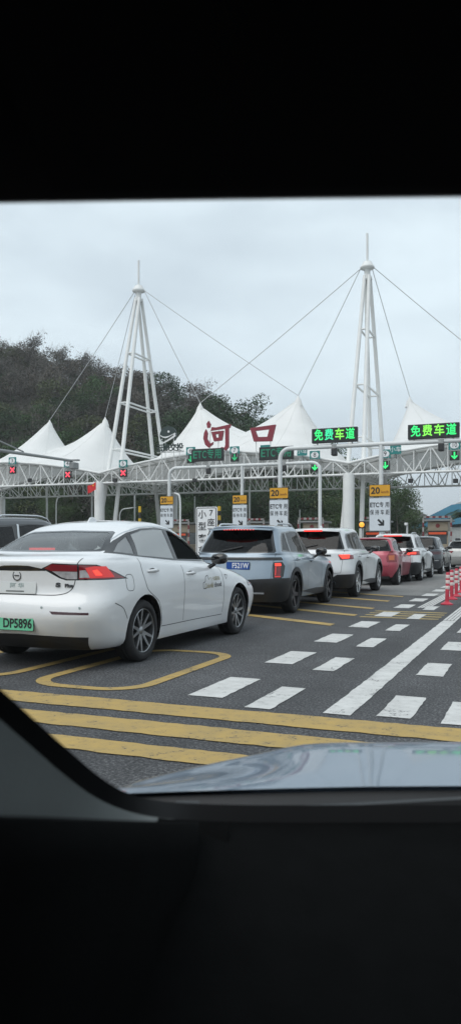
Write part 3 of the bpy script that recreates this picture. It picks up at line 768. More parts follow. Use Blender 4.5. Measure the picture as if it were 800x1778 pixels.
gantry(xa, YA, zA, 'nearer white bent pipe gantry carrying the bright free lane displays')
xb = [W(294,900,YBg).x, W(420,900,YBg).x, W(555,900,YBg).x]
zB = W(420,808,YBg).z
gantry(xb, YBg, zB, 'farther white bent pipe gantry carrying the dim displays')
GG, GY, G3 = M_ledg, M_ledy, mat('led_teal', (.02,.2,.12), .4, emit=(.04,.9,.40), estr=.8)
q = W(581,756,YA); led_board(q.x, YA-.12, q.z, 2.22, .70, '免费车道', GG, 'lit green free lane display left of the right tower', [GG,G3,GY,GG])
q = W(752,749,YA); led_board(q.x, YA-.12, q.z, 2.28, .68, '免费车道', GG, 'lit green free lane display at the right edge', [GG,GY,GY,GG])
q = W(361,790,YBg); led_board(q.x, YBg-.12, q.z, 2.2, .80, 'ETC专用', M_ledg2, 'dim green display below the red water stroke character')
q = W(480,787,YBg); led_board(q.x, YBg-.12, q.z, 2.2, .80, 'ETC专用', M_ledg2, 'dim green display below the red square character')
q = W(660,842,YA); lane_board(q.x, YA-.2, q.z, 1.0, 'speed and lane board on the rightmost gantry post, largest of the four')
q = W(486,847,YA); lane_board(q.x, YA-.2, q.z, .98, 'speed and lane board second from the right, behind the grey blue SUV')
q = W(418,860,YBg); lane_board(q.x, YBg-.2, q.z, .98, 'speed and lane board third from the right, left of the larger one')
q = W(292,862,YBg); lane_board(q.x, YBg-.2, q.z, .96, 'leftmost speed and lane board, above the white sedan roof')

# small passenger cars sign and its striped post
q = W(358.5,880,33.0); s = empty('car_class_sign', (q.x, 33.0, 0), R(2), 'tall white sign with black characters on small passenger cars, behind the sedan', 'road sign')
zt = q.z; hh = 2.55
b = MB().prism(rrect(1.06,hh,.07,3,0,zt-hh/2), (0,.04,0)).build('plate', M_swhite, s)
MB().prism(rrect(.98,hh-.08,.07,3,0,zt-hh/2), (0,.006,0), (0,-.008,0)).build('border', M_sblack, b)
MB().prism(rrect(.91,hh-.15,.05,3,0,zt-hh/2), (0,.006,0), (0,-.014,0)).build('face', M_swhite, b)
for k, ch in enumerate('小型客车'): text(ch, .42, M_sblack, b, (-.21,-.02,zt-.38-k*.56), bold=.004)
for k, ch in enumerate('7座及以下'): text(ch, .38, M_sblack, b, (.23,-.02,zt-.30-k*.45), bold=.003)
for sx in (-.35,.35): MB().tube([(sx,.07,0),(sx,.07,zt-.1)], .04, 8).build('post', M_post, s)
M_yel = mat('post_yellow', (.60,.38,.02), .5); M_blk = mat('post_black', (.015,.015,.016), .5)
def striped_post(px, top, Y, label, m1, m2, r=.08, n=8):
    q = W(px, top, Y); s = empty('striped_post', (q.x, Y, 0), 0, label, 'post', 'striped guard posts'); H = q.z
    for k in range(n): MB().lathe([(r,H*k/n),(r,H*(k+1)/n)]+([(0,H)] if k == n-1 else []), 12).build('band', m1 if (n-1-k) % 2 == 0 else m2, s, smooth=40)
    return s
striped_post(380.5, 879, 33.5, 'yellow and black striped post right of the tall small cars sign', M_yel, M_blk, .075, 14)
striped_post(243, 879, 52, 'yellow and black striped post above the sedan roof by the left column', M_yel, M_blk, .11, 9)

# ------------------------------------------------------------------ islands, booths
M_kerb = mat('kerb_concrete', (.33,.33,.32), .85, var=.15); M_booth = mat('booth_beige', (.36,.30,.22), .55, var=.06)
M_rs, M_ws = mat('stripe_red', (.20,.03,.035), .5, var=.2), mat('stripe_white', (.36,.34,.33), .5, var=.2)
M_bglass = mat('booth_glass', (.03,.04,.045), .08, coat=.5); M_bledo = mat('booth_led', (.3,.05,.01), .4, emit=(1,.12,.04), estr=.22)
M_dred = mat('booth_red', (.22,.03,.03), .5)
lane_words = ['leftmost toll booth, half hidden behind the leftmost speed board', 'toll booth between the tall white sign and the middle boards', 'toll booth behind the grey blue SUV roof, left of the thin gantry post', 'toll booth beside the right tower column', 'toll booth ahead of the car queue with a red display strip']
BXS = [W(312,900,60).x, W(440,900,60).x, W(541,900,60).x, W(650,900,60).x, W(759,900,60).x]
for k, X in enumerate(BXS):
    isl = tag(MB().prism(rrect(1.7,26,.8,5), (0,0,.18), (X,62,0), (1,0,0), (0,1,0)).build('lane_island', M_kerb, bevel=.03), ['leftmost kerbed toll island','kerbed toll island second from the left','kerbed toll island third from the left','kerbed toll island beside the right tower','kerbed toll island ahead of the car queue'][k], 'traffic island', 'toll islands')
    bo = empty('toll_booth', (X, 60, .18), 0, lane_words[k], 'toll booth', 'toll booths on the islands')
    MB().box((0,1.2,.55),(1.5,2.4,1.1)).build('lower_wall', M_booth, bo, bevel=.04)
    MB().box((0,1.2,1.6),(1.42,2.3,1.0)).build('window', M_bglass, bo)
    for sx in (-.71,.71):
        for sy in (.06,2.34): MB().box((sx,sy,1.6),(.08,.08,1.0)).build('corner_post', M_booth, bo)
    MB().box((0,1.2,2.45),(1.5,2.4,.70)).build('fascia', M_booth, bo, bevel=.03)
    MB().prism([(.16*math.cos(a),.16*math.sin(a)+2.5) for a in np.linspace(0,6.28,16)[:-1]], (0,.03,0), (0,-.03,0)).build('round_emblem', M_dred, bo)
    ds = MB().box((0,-.10,1.92),(1.44,.14,.30)).build('display_strip', M_dark, bo); MB().box((0,-.175,1.92),(1.30,.01,.17)).build('led_row', M_bledo, ds)
    MB().box((0,1.1,2.9),(1.95,3.0,.14)).build('roof', M_conduit, bo, bevel=.03)
    for sx in (-1.02,1.02):
        for j in range(9): MB().box((sx,-.35,.17+j*.34),(.12,.12,.34)).build('frame_band', M_rs if j % 2 else M_ws, bo)
    for j in range(9): MB().box((-.90+j*.225,-.35,3.14),(.225,.16,.16)).build('frame_band', M_rs if j % 2 else M_ws, bo)
    MB().box((0,-.75,.35),(.9,.5,.7)).build('crash_cushion', M_yel, bo, bevel=.06)

# amber flashing lamp, poles, lamps, cameras, flag
M_amberl = mat('amber_lens', (.6,.22,.02), .3, emit=(1,.42,.05), estr=.9)
q = W(628,911,44); s = empty('warning_lamp', (q.x,44,0), 0, 'round amber warning lamp on a dark box beside the tower leg', 'warning lamp')
MB().tube([(0,.1,0),(0,.1,q.z)], .05, 8).build('post', M_conduit, s); h = MB().box((0,0,q.z),(.40,.16,.42)).build('housing', M_dark, s, bevel=.03)
MB().lathe([(.15,-.10),(.12,-.13),(0,-.15)], 16, (0,0,q.z), 'y').build('lens', M_amberl, h, smooth=60)
def pole(px, Y, top, r, label, arm=None, name='lamp_post'):
    q = W(px, top, Y); s = empty(name, (q.x,Y,0), 0, label, 'post' if name != 'lamp_post' else 'street lamp')
    if arm:
        L = arm; z = q.z; pts = [(0,0,0),(0,0,z*.82)]+[(L*.35*(1-math.cos(a)),0,z*.82+z*.16*math.sin(a)) for a in np.linspace(.2,1.57,6)]+[(L,0,z)]
        MB().tube(pts, r, 8).build('pole', M_post, s, smooth=60); MB().box((L*1.05,0,z),(.5*abs(L)/max(.6,abs(L))*.9,.16,.08)).build('lamp_head', M_conduit, s, bevel=.02)
    else: MB().tube([(0,0,0),(0,0,q.z)], r, 8).build('pole', M_post, s, smooth=60); MB().lathe([(r*1.6,0),(r*1.6,.15),(r,.2)], 8).build('base', M_conduit, s)
    return s
pole(98, 72, 862, .07, 'slim lamp post left of the left column', .9)
pole(208, 76, 882, .06, 'curved lamp post right of the left column', 1.8)
pole(160, 68, 850, .09, 'plain pole close left of the left column', name='plain_pole')
pole(234, 72, 858, .08, 'plain pole left of the leftmost speed board', name='plain_pole')
pole(313, 56, 856, .09, 'hooked white post right of the leftmost speed board', -.5)
pole(433, 66, 845, .10, 'plain grey pole between the two middle boards', name='plain_pole')
pole(338, 70, 862, .06, 'short pole above the tall small cars sign', name='plain_pole')
pole(82, 66, 845, .10, 'grey pole behind the dark SUV', name='plain_pole')
pole(520, 72, 885, .05, 'thin mast with lamps left of the right column', name='plain_pole')
q = W(706,910,58); s = empty('security_camera', (q.x,58,0), 0, 'white camera on a short pole left of the booth ahead', 'camera'); MB().tube([(0,0,0),(0,0,q.z-.1)], .07, 8).build('pole', M_post, s); MB().box((-.05,-.1,q.z),(.22,.45,.2)).build('housing', M_swhite, s, bevel=.04)
# wall behind the plaza
M_flag = mat('flag_red', (.62,.015,.02), .6); M_flagy = mat('flag_yellow', (.75,.5,.02), .6)
q = W(167,836,54.5); s = empty('flag', q, 0, 'small red flag with yellow star on the left column', 'flag')
mb = MB(); nn = 10
for i in range(nn+1):
    for j in range(5):
        u, v = i/nn, j/4; mb.v.append((-u*.85, .10*math.sin(u*7+v), -.05-u*.35-v*.62+.05*math.sin(u*9)))
for i in range(nn):
    for j in range(4): mb.f.append((i*5+j, i*5+j+1, (i+1)*5+j+1, (i+1)*5+j))
mb.build('cloth', M_flag, s, smooth=180)
st = [(.10*(1 if k % 2 == 0 else .4)*math.sin(k*math.pi/5)-.2, .10*(1 if k % 2 == 0 else .4)*math.cos(k*math.pi/5)-.32) for k in range(10)]
MB().prism(st, (0,.01,0), (0,-.11,0)).build('star', M_flagy, s); MB().tube([(0.02,0,-1.0),(0.02,0,.15)], .025, 6).build('staff', M_post, s)
# long pipe arm with a camera, reaching in from the left
s = empty('camera_arm', (-20.0,18.0,0), 0, 'long grey pipe arm with a camera at its tip, entering at left', 'camera arm')
e0, e1 = W(2,783,25.0).z, W(128,801,30.4).z
MB().tube([(0,0,0),(0,0,e0-.05)], .14, 10).build('pole', M_post, s, smooth=60)
MB().tube([(0,0,e0-.1),(0,12.2,e1)], [.09,.06], 8).build('arm', M_conduit, s, smooth=60); MB().tube([(0,0,e0+1.6),(0,8.6,e1+.02)], .03, 6).build('tie_rod', M_conduit, s)
MB().box((.06,12.25,e1-.22),(.24,.5,.3)).build('camera_housing', M_conduit, s, bevel=.04); MB().box((0,12.2,e1+.02),(.7,.2,.07)).build('bracket', M_conduit, s)
MB().tube([(0,0,0),(0,0,e0+1.7)], .12, 8).build('mast', M_post, s)

# ------------------------------------------------------------------ red bollards
M_bol = mat('bollard_red', (.46,.035,.06), .5, var=.10, vscale=8); M_bw = mat('bollard_band', (.66,.56,.53), .5, var=.12, vscale=12)
bol = empty('bollard', (0,0,0), 0)
MB().lathe([(.13,0),(.13,.02),(.07,.05),(.042,.07),(.042,.665),(.036,.68),(0,.68)], 16).build('post', M_bol, bol, smooth=40)
for z in (.59,.48,.36): MB().lathe([(.0425,z-.035),(.045,z-.03),(.045,z+.03),(.0425,z+.035)], 16).build('reflective_band', M_bw, bol, smooth=40)
words = ['nearest red bollard with pale bands, left of the solid lane line','second red bollard from the front of the row','third red bollard from the front of the row','farthest red bollard, cut by the right edge']
for k, (px, py) in enumerate(((775,1050),(783.5,1041),(791,1036),(800,1029))):
    o = bol if k == 0 else copy_tree(bol); g = G(px, py); o.location = (g.x, g.y, 0.002); o.rotation_euler = (R(random.uniform(-2,2)), R(random.uniform(-2,2)), k); tag(o, words[k], 'bollard', 'red lane bollards')
# ================================================================== CARS
def pchip(xk, yk, x):
    xk = np.asarray(xk, float); yk = np.asarray(yk, float)
    if len(xk) == 1: return np.full(np.shape(x), yk[0])
    h = np.diff(xk); dl = np.diff(yk)/h; n = len(xk); m = np.zeros(n)
    for i in range(1, n-1):
        if dl[i-1]*dl[i] > 0:
            w1, w2 = 2*h[i]+h[i-1], h[i]+2*h[i-1]; m[i] = (w1+w2)/(w1/dl[i-1]+w2/dl[i])
    m[0], m[-1] = dl[0], dl[-1]
    x = np.clip(x, xk[0], xk[-1]); i = np.clip(np.searchsorted(xk, x)-1, 0, n-2); t = (x-xk[i])/h[i]
    return (2*t**3-3*t**2+1)*yk[i]+(t**3-2*t**2+t)*h[i]*m[i]+(-2*t**3+3*t**2)*yk[i+1]+(t**3-t**2)*h[i]*m[i+1]
NR, NS, NF = 14, 44, 14
def outline(s):
    yr, yf, hw = s['yr'], s['yf'], s['hw']; Lr, Lf = s.get('Lr', .5), s.get('Lf', .7); nr, nf = s.get('nr', 4.5), s.get('nf', 3.2)
    L = yf-yr; k = min(1, L*.96/(Lr+Lf)); Lr *= k; Lf *= k
    th = np.linspace(0, math.pi/2, NR+1)
    p = [(hw*math.sin(t)**(2/nr), yr+Lr*(1-max(0, math.cos(t))**(2/nr))) for t in th[:-1]]
    p += [(hw, y) for y in np.linspace(yr+Lr, yf-Lf, NS+1)[:-1]]
    tf = np.linspace(math.pi/2, 0, NF+1)
    p += [(hw*max(0, math.sin(t))**(2/nf), yf-Lf*(1-max(0, math.cos(t))**(2/nf))) for t in tf]
    P = np.array(p); z = s['z']
    zz = np.full(len(P), z) if np.isscalar(z) else pchip([a for a, b in z], [b for a, b in z], P[:,1])
    if 'w' in s: P[:,0] *= pchip([a for a, b in s['w']], [b for a, b in s['w']], P[:,1])
    return np.column_stack([P, zz])
def half_body(specs, sub=3):
    O = np.array([outline(s) for s in specs]); K = len(O); kk = np.arange(K, dtype=float); kd = np.linspace(0, K-1, (K-1)*sub+1)
    n = O.shape[1]; D = np.empty((len(kd), n, 3))
    for i in range(n):
        for c in range(3): D[:,i,c] = pchip(kk, O[:,i,c], kd)
    bm = bmesh.new(); vs = [[bm.verts.new(tuple(D[k,i])) for i in range(n)] for k in range(len(kd))]
    for k in range(len(kd)-1):
        for i in range(n-1): bm.faces.new((vs[k][i], vs[k][i+1], vs[k+1][i+1], vs[k+1][i]))
    for v in bm.verts: v.co.x = max(0, v.co.x)
    bmesh.ops.remove_doubles(bm, verts=bm.verts, dist=2e-4)
    bmesh.ops.dissolve_degenerate(bm, edges=bm.edges, dist=1e-4)
    bm.normal_update()
    f = max(bm.faces, key=lambda q: q.calc_center_median().x)
    if f.normal.x < 0: bmesh.ops.reverse_faces(bm, faces=bm.faces)
    bm.normal_update(); return bm
def planes2d(poly, ax):
    c = (sum(p[0] for p in poly)/len(poly), sum(p[1] for p in poly)/len(poly)); out = []
    A, B = {'yz': (1,2), 'xz': (0,2), 'xy': (0,1)}[ax]
    for i, p in enumerate(poly):
        q = poly[(i+1) % len(poly)]; n = (q[1]-p[1], -(q[0]-p[0])); L = math.hypot(*n)
        if L < 1e-9: continue
        n = (n[0]/L, n[1]/L)
        if (p[0]-c[0])*n[0]+(p[1]-c[1])*n[1] < 0: n = (-n[0], -n[1])
        co = [0,0,0]; no = [0,0,0]; co[A], co[B] = p; no[A], no[B] = n
        out.append((Vector(co), Vector(no)))
    return out
def cutp(axis, val, sign):
    co = [0,0,0]; no = [0,0,0]; i = 'xyz'.index(axis); co[i] = val; no[i] = sign; return (Vector(co), Vector(no))
def extract(bm, planes, pred=None, delete=True):
    E = 1e-5
    cand = [f for f in bm.faces if (pred is None or pred(f.calc_center_median(), f.normal)) and not any(all((v.co-co).dot(no) > -E for v in f.verts) for co, no in planes)]
    for co, no in planes:
        if not cand: break
        g = set(cand)
        for f in cand: g.update(f.edges); g.update(f.verts)
        r = bmesh.ops.bisect_plane(bm, geom=list(g), dist=E, plane_co=co, plane_no=no)
        cand = [f for f in r['geom'] if isinstance(f, bmesh.types.BMFace) and f.is_valid and (f.calc_center_median()-co).dot(no) < 0]
    nb = bmesh.new(); mp_ = {}
    bm.normal_update()
    for f in cand:
        for v in f.verts:
            if v not in mp_: q = nb.verts.new(v.co); mp_[v] = q; 
        try: nb.faces.new([mp_[v] for v in f.verts])
        except ValueError: pass
    if delete and cand: bmesh.ops.delete(bm, geom=cand, context='FACES')
    nb.normal_update(); return nb
def shift(nb, off):
    nb.normal_update(); mv = [(v, v.normal.copy()) for v in nb.verts]
    for v, n in mv: v.co += n*off
def mirrored(nb):
    m = nb.copy()
    for v in m.verts: v.co.x = -v.co.x
    bmesh.ops.reverse_faces(m, faces=m.faces); return m
def emit_bm(nb, name, m, parent, smooth=32):
    bmesh.ops.triangulate(nb, faces=[f for f in nb.faces if len(f.verts) > 4]); me = bpy.data.meshes.new(name); nb.to_mesh(me); nb.free()
    return finish(name, me, m, parent, None, smooth)
def emit_center(nb, name, m, parent, smooth=32):
    mm = mirrored(nb); t = bpy.data.meshes.new('t'); mm.to_mesh(t); mm.free(); nb.from_mesh(t); bpy.data.meshes.remove(t)
    bmesh.ops.remove_doubles(nb, verts=nb.verts, dist=3e-4); nb.normal_update(); return emit_bm(nb, name, m, parent, smooth)
def emit_pair(nb, name, m, parents, smooth=32):
    mm = mirrored(nb); return [emit_bm(nb, name, m, parents[0], smooth), emit_bm(mm, name, m, parents[1], smooth)]
def ribbon(mb, bvh, pts, origin, w=.007, off=.0015):
    """narrow dark strip along points cast on the body; origin(p) -> (start, direction)"""
    hits = []
    for p in pts:
        o, d = origin(p); h = bvh.ray_cast(Vector(o), Vector(d))
        if h[0] is not None: hits.append((h[0], h[1] if h[1].dot(Vector(d)) < 0 else -h[1]))
    base = len(mb.v)
    for i, (p, n) in enumerate(hits):
        t = (hits[min(i+1, len(hits)-1)][0]-hits[max(i-1, 0)][0])
        if t.length < 1e-6: t = Vector((0,0,1))
        s = n.cross(t.normalized()).normalized()*w/2; mb.v += [tuple(p+s+n*off), tuple(p-s+n*off)]
    for i in range(len(hits)-1): mb.f.append((base+2*i, base+2*i+1, base+2*i+3, base+2*i+2))
SIDE = lambda p: ((3, p[0], p[1]), (-1,0,0))
REAR = lambda p: ((p[0], -5, p[1]), (0,1,0))
TOP = lambda p: ((p[0], p[1], 5), (0,0,-1))
def dense(pts, step=.04):
    out = []
    for a, b in zip(pts, pts[1:]):
        L = math.dist(a, b); n = max(1, int(L/step))
        out += [(a[0]+(b[0]-a[0])*k/n, a[1]+(b[1]-a[1])*k/n) for k in range(n)]
    return out+[pts[-1]]
def spline2(pts, n=8):
    x = np.arange(len(pts)); xd = np.linspace(0, len(pts)-1, (len(pts)-1)*n+1)
    return list(zip(pchip(x, [p[0] for p in pts], xd), pchip(x, [p[1] for p in pts], xd)))

M_tyre = mat('tyre_rubber', (.016,.016,.017), .8, var=.2, vscale=20); M_alloy = mat('dark_alloy', (.34,.35,.36), .28, metal=.9)
M_rimdark = mat('rim_dark', (.02,.02,.022), .5); M_silver = mat('silver_alloy', (.62,.63,.64), .25, metal=.9)
M_blackpl = mat('black_plastic', (.02,.021,.023), .55, var=.15, vscale=10); M_gloss = mat('gloss_black', (.008,.008,.009), .12, coat=.6)
M_gap = mat('panel_shadow_gap', (.035,.037,.04), .8); M_seat = mat('seat_cloth', (.035,.036,.04), .8); M_seatl = mat('seat_light', (.30,.28,.25), .75)
M_lining = mat('cabin_lining', (.05,.05,.052), .9); M_liner = mat('arch_liner', (.006,.006,.007), .95); M_chrome = mat('chrome', (.75,.76,.77), .12, metal=1)
M_lampred = mat('lamp_red', (.20,.008,.014), .12, coat=.8); M_lampdark = mat('lamp_smoke', (.05,.008,.012), .12, coat=.8); M_lampclear = mat('lamp_clear', (.34,.33,.34), .15, coat=.8, var=.25, vscale=18)
M_brake = mat('brake_lit', (.6,.03,.02), .3, emit=(1,.04,.03), estr=.9); M_brakehot = mat('brake_hot', (.55,.03,.03), .25, emit=(1,.06,.03), estr=1.15)
M_amberlamp = mat('lamp_amber', (.5,.12,.03), .2, coat=.6); M_plateb = mat('plate_blue', (.012,.07,.30), .4); M_plateg = mat('plate_green', (.14,.50,.30), .4, var=.1); M_head = mat('headlamp_glass', (.35,.37,.4), .08, coat=1)
G_clear = glass_mat('car_glass', (.62,.68,.66)); G_tint = glass_mat('tinted_glass', (.16,.18,.185)); G_dark = glass_mat('privacy_glass', (.05,.055,.06), 1.42)

WHEEL = {}
def wheel_meshes(r, w, style):
    key = (r, w, style)
    if key in WHEEL: return WHEEL[key]
    rr = r*.72; h = w/2
    ty = MB().lathe([(rr*.98,-h*.8),(rr+.01,-h*.98),(r*.88,-h*1.0),(r*.965,-h*.86),(r*.985,-h*.66),(r,-h*.6),(r,-h*.12),(r-.009,-h*.10),(r-.009,-h*.04),(r,-h*.02),(r,h*.25),(r-.009,h*.27),(r-.009,h*.33),(r,h*.35),(r,h*.6),(r*.985,h*.66),(r*.965,h*.86),(r*.88,h*1.0),(r*.80,h*1.01),(rr+.012,h*.97),(rr+.002,h*.86),(rr*.98,h*.8)], 44, (0,0,0), 'x')
    ri = MB().lathe([(rr,-h*.8),(rr*.99,h*.86),(rr*.965,h*.90),(rr*.94,h*.86),(rr*.92,h*.3),(rr*.9,-h*.2)], 44, (0,0,0), 'x')
    sp = MB(); n = {'twin':5, 'star':5, 'multi':7}[style]
    for k in range(n):
        for s in ((-1,1) if style == 'twin' else (0,)):
            a0 = 2*math.pi*k/n+(s*.12 if style == 'twin' else 0)+.3; a1 = 2*math.pi*k/n+(s*.27 if style == 'twin' else 0)+.3
            w0, w1 = (.022,.013) if style == 'twin' else ((.045,.030) if style == 'star' else (.025,.02))
            def P(a, rad, wd, x): t = Vector((0,-math.sin(a),math.cos(a))); c = Vector((x, math.cos(a)*rad, math.sin(a)*rad)); return c-t*wd, c+t*wd
            A0, A1 = P(a0, rr*.16, w0, h*.62); B0, B1 = P(a1, rr*.96, w1, h*.80)
            dx = Vector((-.035,0,0)); sp.add([A0,A1,B1,B0,A0+dx,A1+dx,B1+dx,B0+dx], [(0,1,2,3),(4,7,6,5),(0,4,5,1),(1,5,6,2),(2,6,7,3),(3,7,4,0)])
    sp.lathe([(0,h*.72),(rr*.13,h*.70),(rr*.2,h*.60),(rr*.2,h*.2)], 20, (0,0,0), 'x')
    dk = MB().lathe([(0,-h*.1),(rr*.70,-h*.1),(rr*.70,-h*.2)], 28, (0,0,0), 'x').lathe([(0,-h*.35),(rr*.99,-h*.35)], 28, (0,0,0), 'x')
    out = []
    for nm, b, sm in (('tyre',ty,50),('rim',ri,40),('spoke_set',sp,30),('brake_disc',dk,40)):
        me = bpy.data.meshes.new(nm); me.from_pydata(b.v, [], b.f); bm = bmesh.new(); bm.from_mesh(me); bmesh.ops.recalc_face_normals(bm, faces=bm.faces); bm.to_mesh(me); bm.free()
        me.polygons.foreach_set('use_smooth', [True]*len(me.polygons)); me.set_sharp_from_angle(angle=R(sm)); out.append(me)
    WHEEL[key] = out; return out
def add_wheel(car, x, y, r, w, style, side, steer=0, rimmat=None):
    wh = empty('wheel', (x, y, r), 0, None, None, None, car); wh.rotation_euler = (random.uniform(0,6), 0, 0)
    if steer or side < 0: wh.rotation_euler = (wh.rotation_euler[0] if side > 0 else 0, 0, (math.pi if side < 0 else 0)+steer)
    for nm, me, mm in zip(('tyre','rim','spokes','brake_disc'), wheel_meshes(r, w, style), (M_tyre, rimmat or M_alloy, rimmat or M_alloy, M_rimdark)):
        o = bpy.data.objects.new('rim_spokes' if nm == 'spokes' else nm, me.copy()); o.data.materials.append(mm); col.objects.link(o); o.parent = wh
def headrest_seat(name, car, x, y, zf, m, w=.50, h=.66):
    mb = MB().box((x,y+.25,zf+.14),(w,.52,.20)); Mx = Matrix.Rotation(R(14), 3, 'X'); mb.box((x,y-.06,zf+.46),(w*.96,.15,h),Mx); mb.box((x,y-.17,zf+.90),(w*.52,.11,.19),Mx)
    return mb.build(name, m, car, bevel=.04, smooth=50)

def circle(cy, cz, r, n=26): return [(cy+r*math.cos(2*math.pi*k/n), cz+r*math.sin(2*math.pi*k/n)) for k in range(n)]

def build_car(c, name, label, cat, loc, rz=0, group='cars waiting in the toll queue'):
    car = empty(name, loc, rz, label, cat, group)
    bm = half_body(c['outlines']); bvh = BVHTree.FromBMesh(bm); wb, rw = c['wb'], c['rw']; paint = c['paint']
    side_pred = lambda p, n: p.x > .42 and abs(n.x) > .25
    # wheel arches
    ra = c.get('ra', rw+.05); hwid = c['track']
    for cy in (0, wb):
        if c.get('arch_trim'):
            at = extract(bm, planes2d(circle(cy, rw+.01, ra+c['arch_trim']), 'yz'), side_pred)
            extract(at, planes2d(circle(cy, rw+.01, ra), 'yz')).free(); shift(at, .010); emit_pair(at, 'arch_trim', M_blackpl, (car, car))
        else: extract(bm, planes2d(circle(cy, rw+.01, ra), 'yz'), side_pred).free()
    if c.get('clad'):     # dark lower cladding: planes below a slanted line
        for nm, pl in c['clad']:
            nb = extract(bm, pl); shift(nb, .006); emit_center(nb, nm, M_blackpl, car)
    # greenhouse
    gp = lambda p, n: p.x > .25 and p.z > c['belt']-.12 and abs(n.x) > .3
    trim = extract(bm, planes2d(c['dlo'], 'yz'), gp)
    sides = {}
    wins = []
    for k, poly in enumerate(c['windows']): wins.append(extract(trim, planes2d(poly, 'yz')))
    emit_pair(trim, 'window_trim', c.get('trim_mat', M_gloss), (car, car))
    nb = extract(bm, planes2d(c['rear_glass'], 'xz'), lambda p, n: p.y < c['ymid'] and p.z > c['belt']-.15 and n.y < -.02)
    rg = extract(nb, planes2d(c['rear_glass_in'], 'xz')); fr_ = emit_center(nb, 'rear_window_surround', M_gloss, car); shift(rg, -.003); emit_center(rg, 'rear_window', c.get('rglass', G_tint), car)
    nb = extract(bm, planes2d(c['windscreen'], 'xz'), lambda p, n: p.y > c['ymid'] and p.z > c['belt']-.15 and n.y > .02); shift(nb, -.003)
    emit_center(nb, 'windscreen', G_clear, car)
    # lamps
    for nm, pl, mm, off in c.get('lamps', []):
        nb = extract(bm, pl); shift(nb, off); emit_pair(nb, nm, mm, (car, car))
    for nm, pl, mm, off in c.get('center_parts', []):
        nb = extract(bm, pl); shift(nb, off); emit_center(nb, nm, mm, car)
    # lining
    lin = bm.copy(); bmesh.ops.delete(lin, geom=[f for f in lin.faces if f.calc_center_median().z < .3], context='FACES'); shift(lin, -.03); emit_center(lin, 'cabin_lining', M_lining, car)
    # doors
    dpair = []
    for poly in c['doors']:
        nb = extract(bm, planes2d(poly, 'yz'), side_pred); dpair.append(emit_pair(nb, 'door', paint, (car, car)))
    own = c.get('win_door', [0, 1, None])
    for k, nb in enumerate(wins):
        if k in c.get('open_windows', ()): nb.free(); continue
        d = own[k] if k < len(own) else None; par = dpair[d] if d is not None else (car, car)
        shift(nb, -.004); emit_pair(nb, 'side_window', c.get('sglass', [G_clear]*5)[k], par)
    # shut lines
    w = c.get('gapw', .008)
    for pts, way in [(p, SIDE) for p in c.get('gaps_side', [])]+[(p, REAR) for p in c.get('gaps_rear', [])]:
        mb = MB(); ribbon(mb, bvh, dense(spline2(pts) if len(pts) > 2 else pts), way, w)
        if not mb.v: continue
        m2 = MB(); m2.v = [(-x,y,z) for x,y,z in mb.v]; m2.f = [q[::-1] for q in mb.f]
        for q in (mb, m2):
            me = bpy.data.meshes.new('shut_line'); me.from_pydata(q.v, [], q.f); finish('shut_line', me, M_gap, car)
    emit_center(bm, 'body', paint, car, 36)
    # arch liners, floor
    for cy in (0, wb):
        for s in (-1, 1):
            mb = MB(); rr = ra+.012; n = 22; x0, x1 = hwid-.42, hwid+.06
            th = np.linspace(R(-25), R(205), n)
            mb.v = [(s*x, cy+rr*math.cos(t), rw+.01+rr*math.sin(t)) for x in (x0, min(x1, c['hw_arch'])) for t in th]
            mb.f = [(i, i+1, n+i+1, n+i) for i in range(n-1)]; mb.f.append(tuple(range(n)))
            mb.build('arch_liner', M_liner, car)
    MB().box((0,wb/2,.24),(1.2,wb+1.2,.08)).build('underbody', M_liner, car)
    for s in (-1, 1):
        for cy in (0, wb): add_wheel(car, s*hwid, cy, rw, .225, c.get('wheel', 'twin'), s, (c.get('steer', 0) if cy else 0), c.get('rim'))
    # handles, mirrors
    for s, idx in ((1,0),(-1,1)):
        for k, (hy, hz) in enumerate(c['handles']):
            h = bvh.ray_cast(Vector((3,hy,hz)), Vector((-1,0,0)))
            if h[0] is None: continue
            x = h[0].x; par = dpair[k][idx]
            hd = MB().tube([(s*(x-.005),hy-.115,hz),(s*(x+.022),hy-.09,hz+.003),(s*(x+.030),hy,hz+.006),(s*(x+.022),hy+.09,hz+.003),(s*(x-.005),hy+.115,hz)], [.012,.016,.018,.016,.012], 8).build('handle', c.get('handle_mat', paint), par, smooth=60)
            MB().prism([(.085*math.cos(a),.036*math.sin(a)) for a in np.linspace(0,6.28,18)[:-1]], (.002*s,0,0), (s*(x+.002),hy-.01,hz-.004), (0,1,0), (0,0,1)).build('handle_recess_shade', c.get('recess_shade_mat', M_gap), par)  # flat dark disc paints the shade of the hollow behind the handle
        my, mz = c['mirror']; h = bvh.ray_cast(Vector((3,my,mz-.10)), Vector((-1,0,0))); x = h[0].x if h[0] is not None else .85
        mbm = MB(); L = c.get('mirror_len', .21)
        secs = [(0,.5,.55),(.12,.85,.9),(.5,1,1),(.85,.92,.9),(1,.55,.55)]; n = 14
        for t, sy, sz in secs:
            for q in range(n):
                a = 2*math.pi*q/n; ca, sa = math.cos(a), math.sin(a); e = lambda v: math.copysign(abs(v)**.7, v)
                mbm.v.append((s*(x+.05+L*t), my+.075*sy*e(ca)-(.03 if ca < 0 else 0)*0+.02*t*-1, mz+.075*sz*e(sa)+.012*t))
        for i in range(4):
            for q in range(n): mbm.f.append((i*n+q, i*n+(q+1)%n, (i+1)*n+(q+1)%n, (i+1)*n+q))
        mbm.f += [tuple(range(n)), tuple(range(4*n, 5*n))]
        par = dpair[0][idx]
        mo = mbm.build('mirror', c.get('mirror_mat', M_gloss), par, smooth=60)
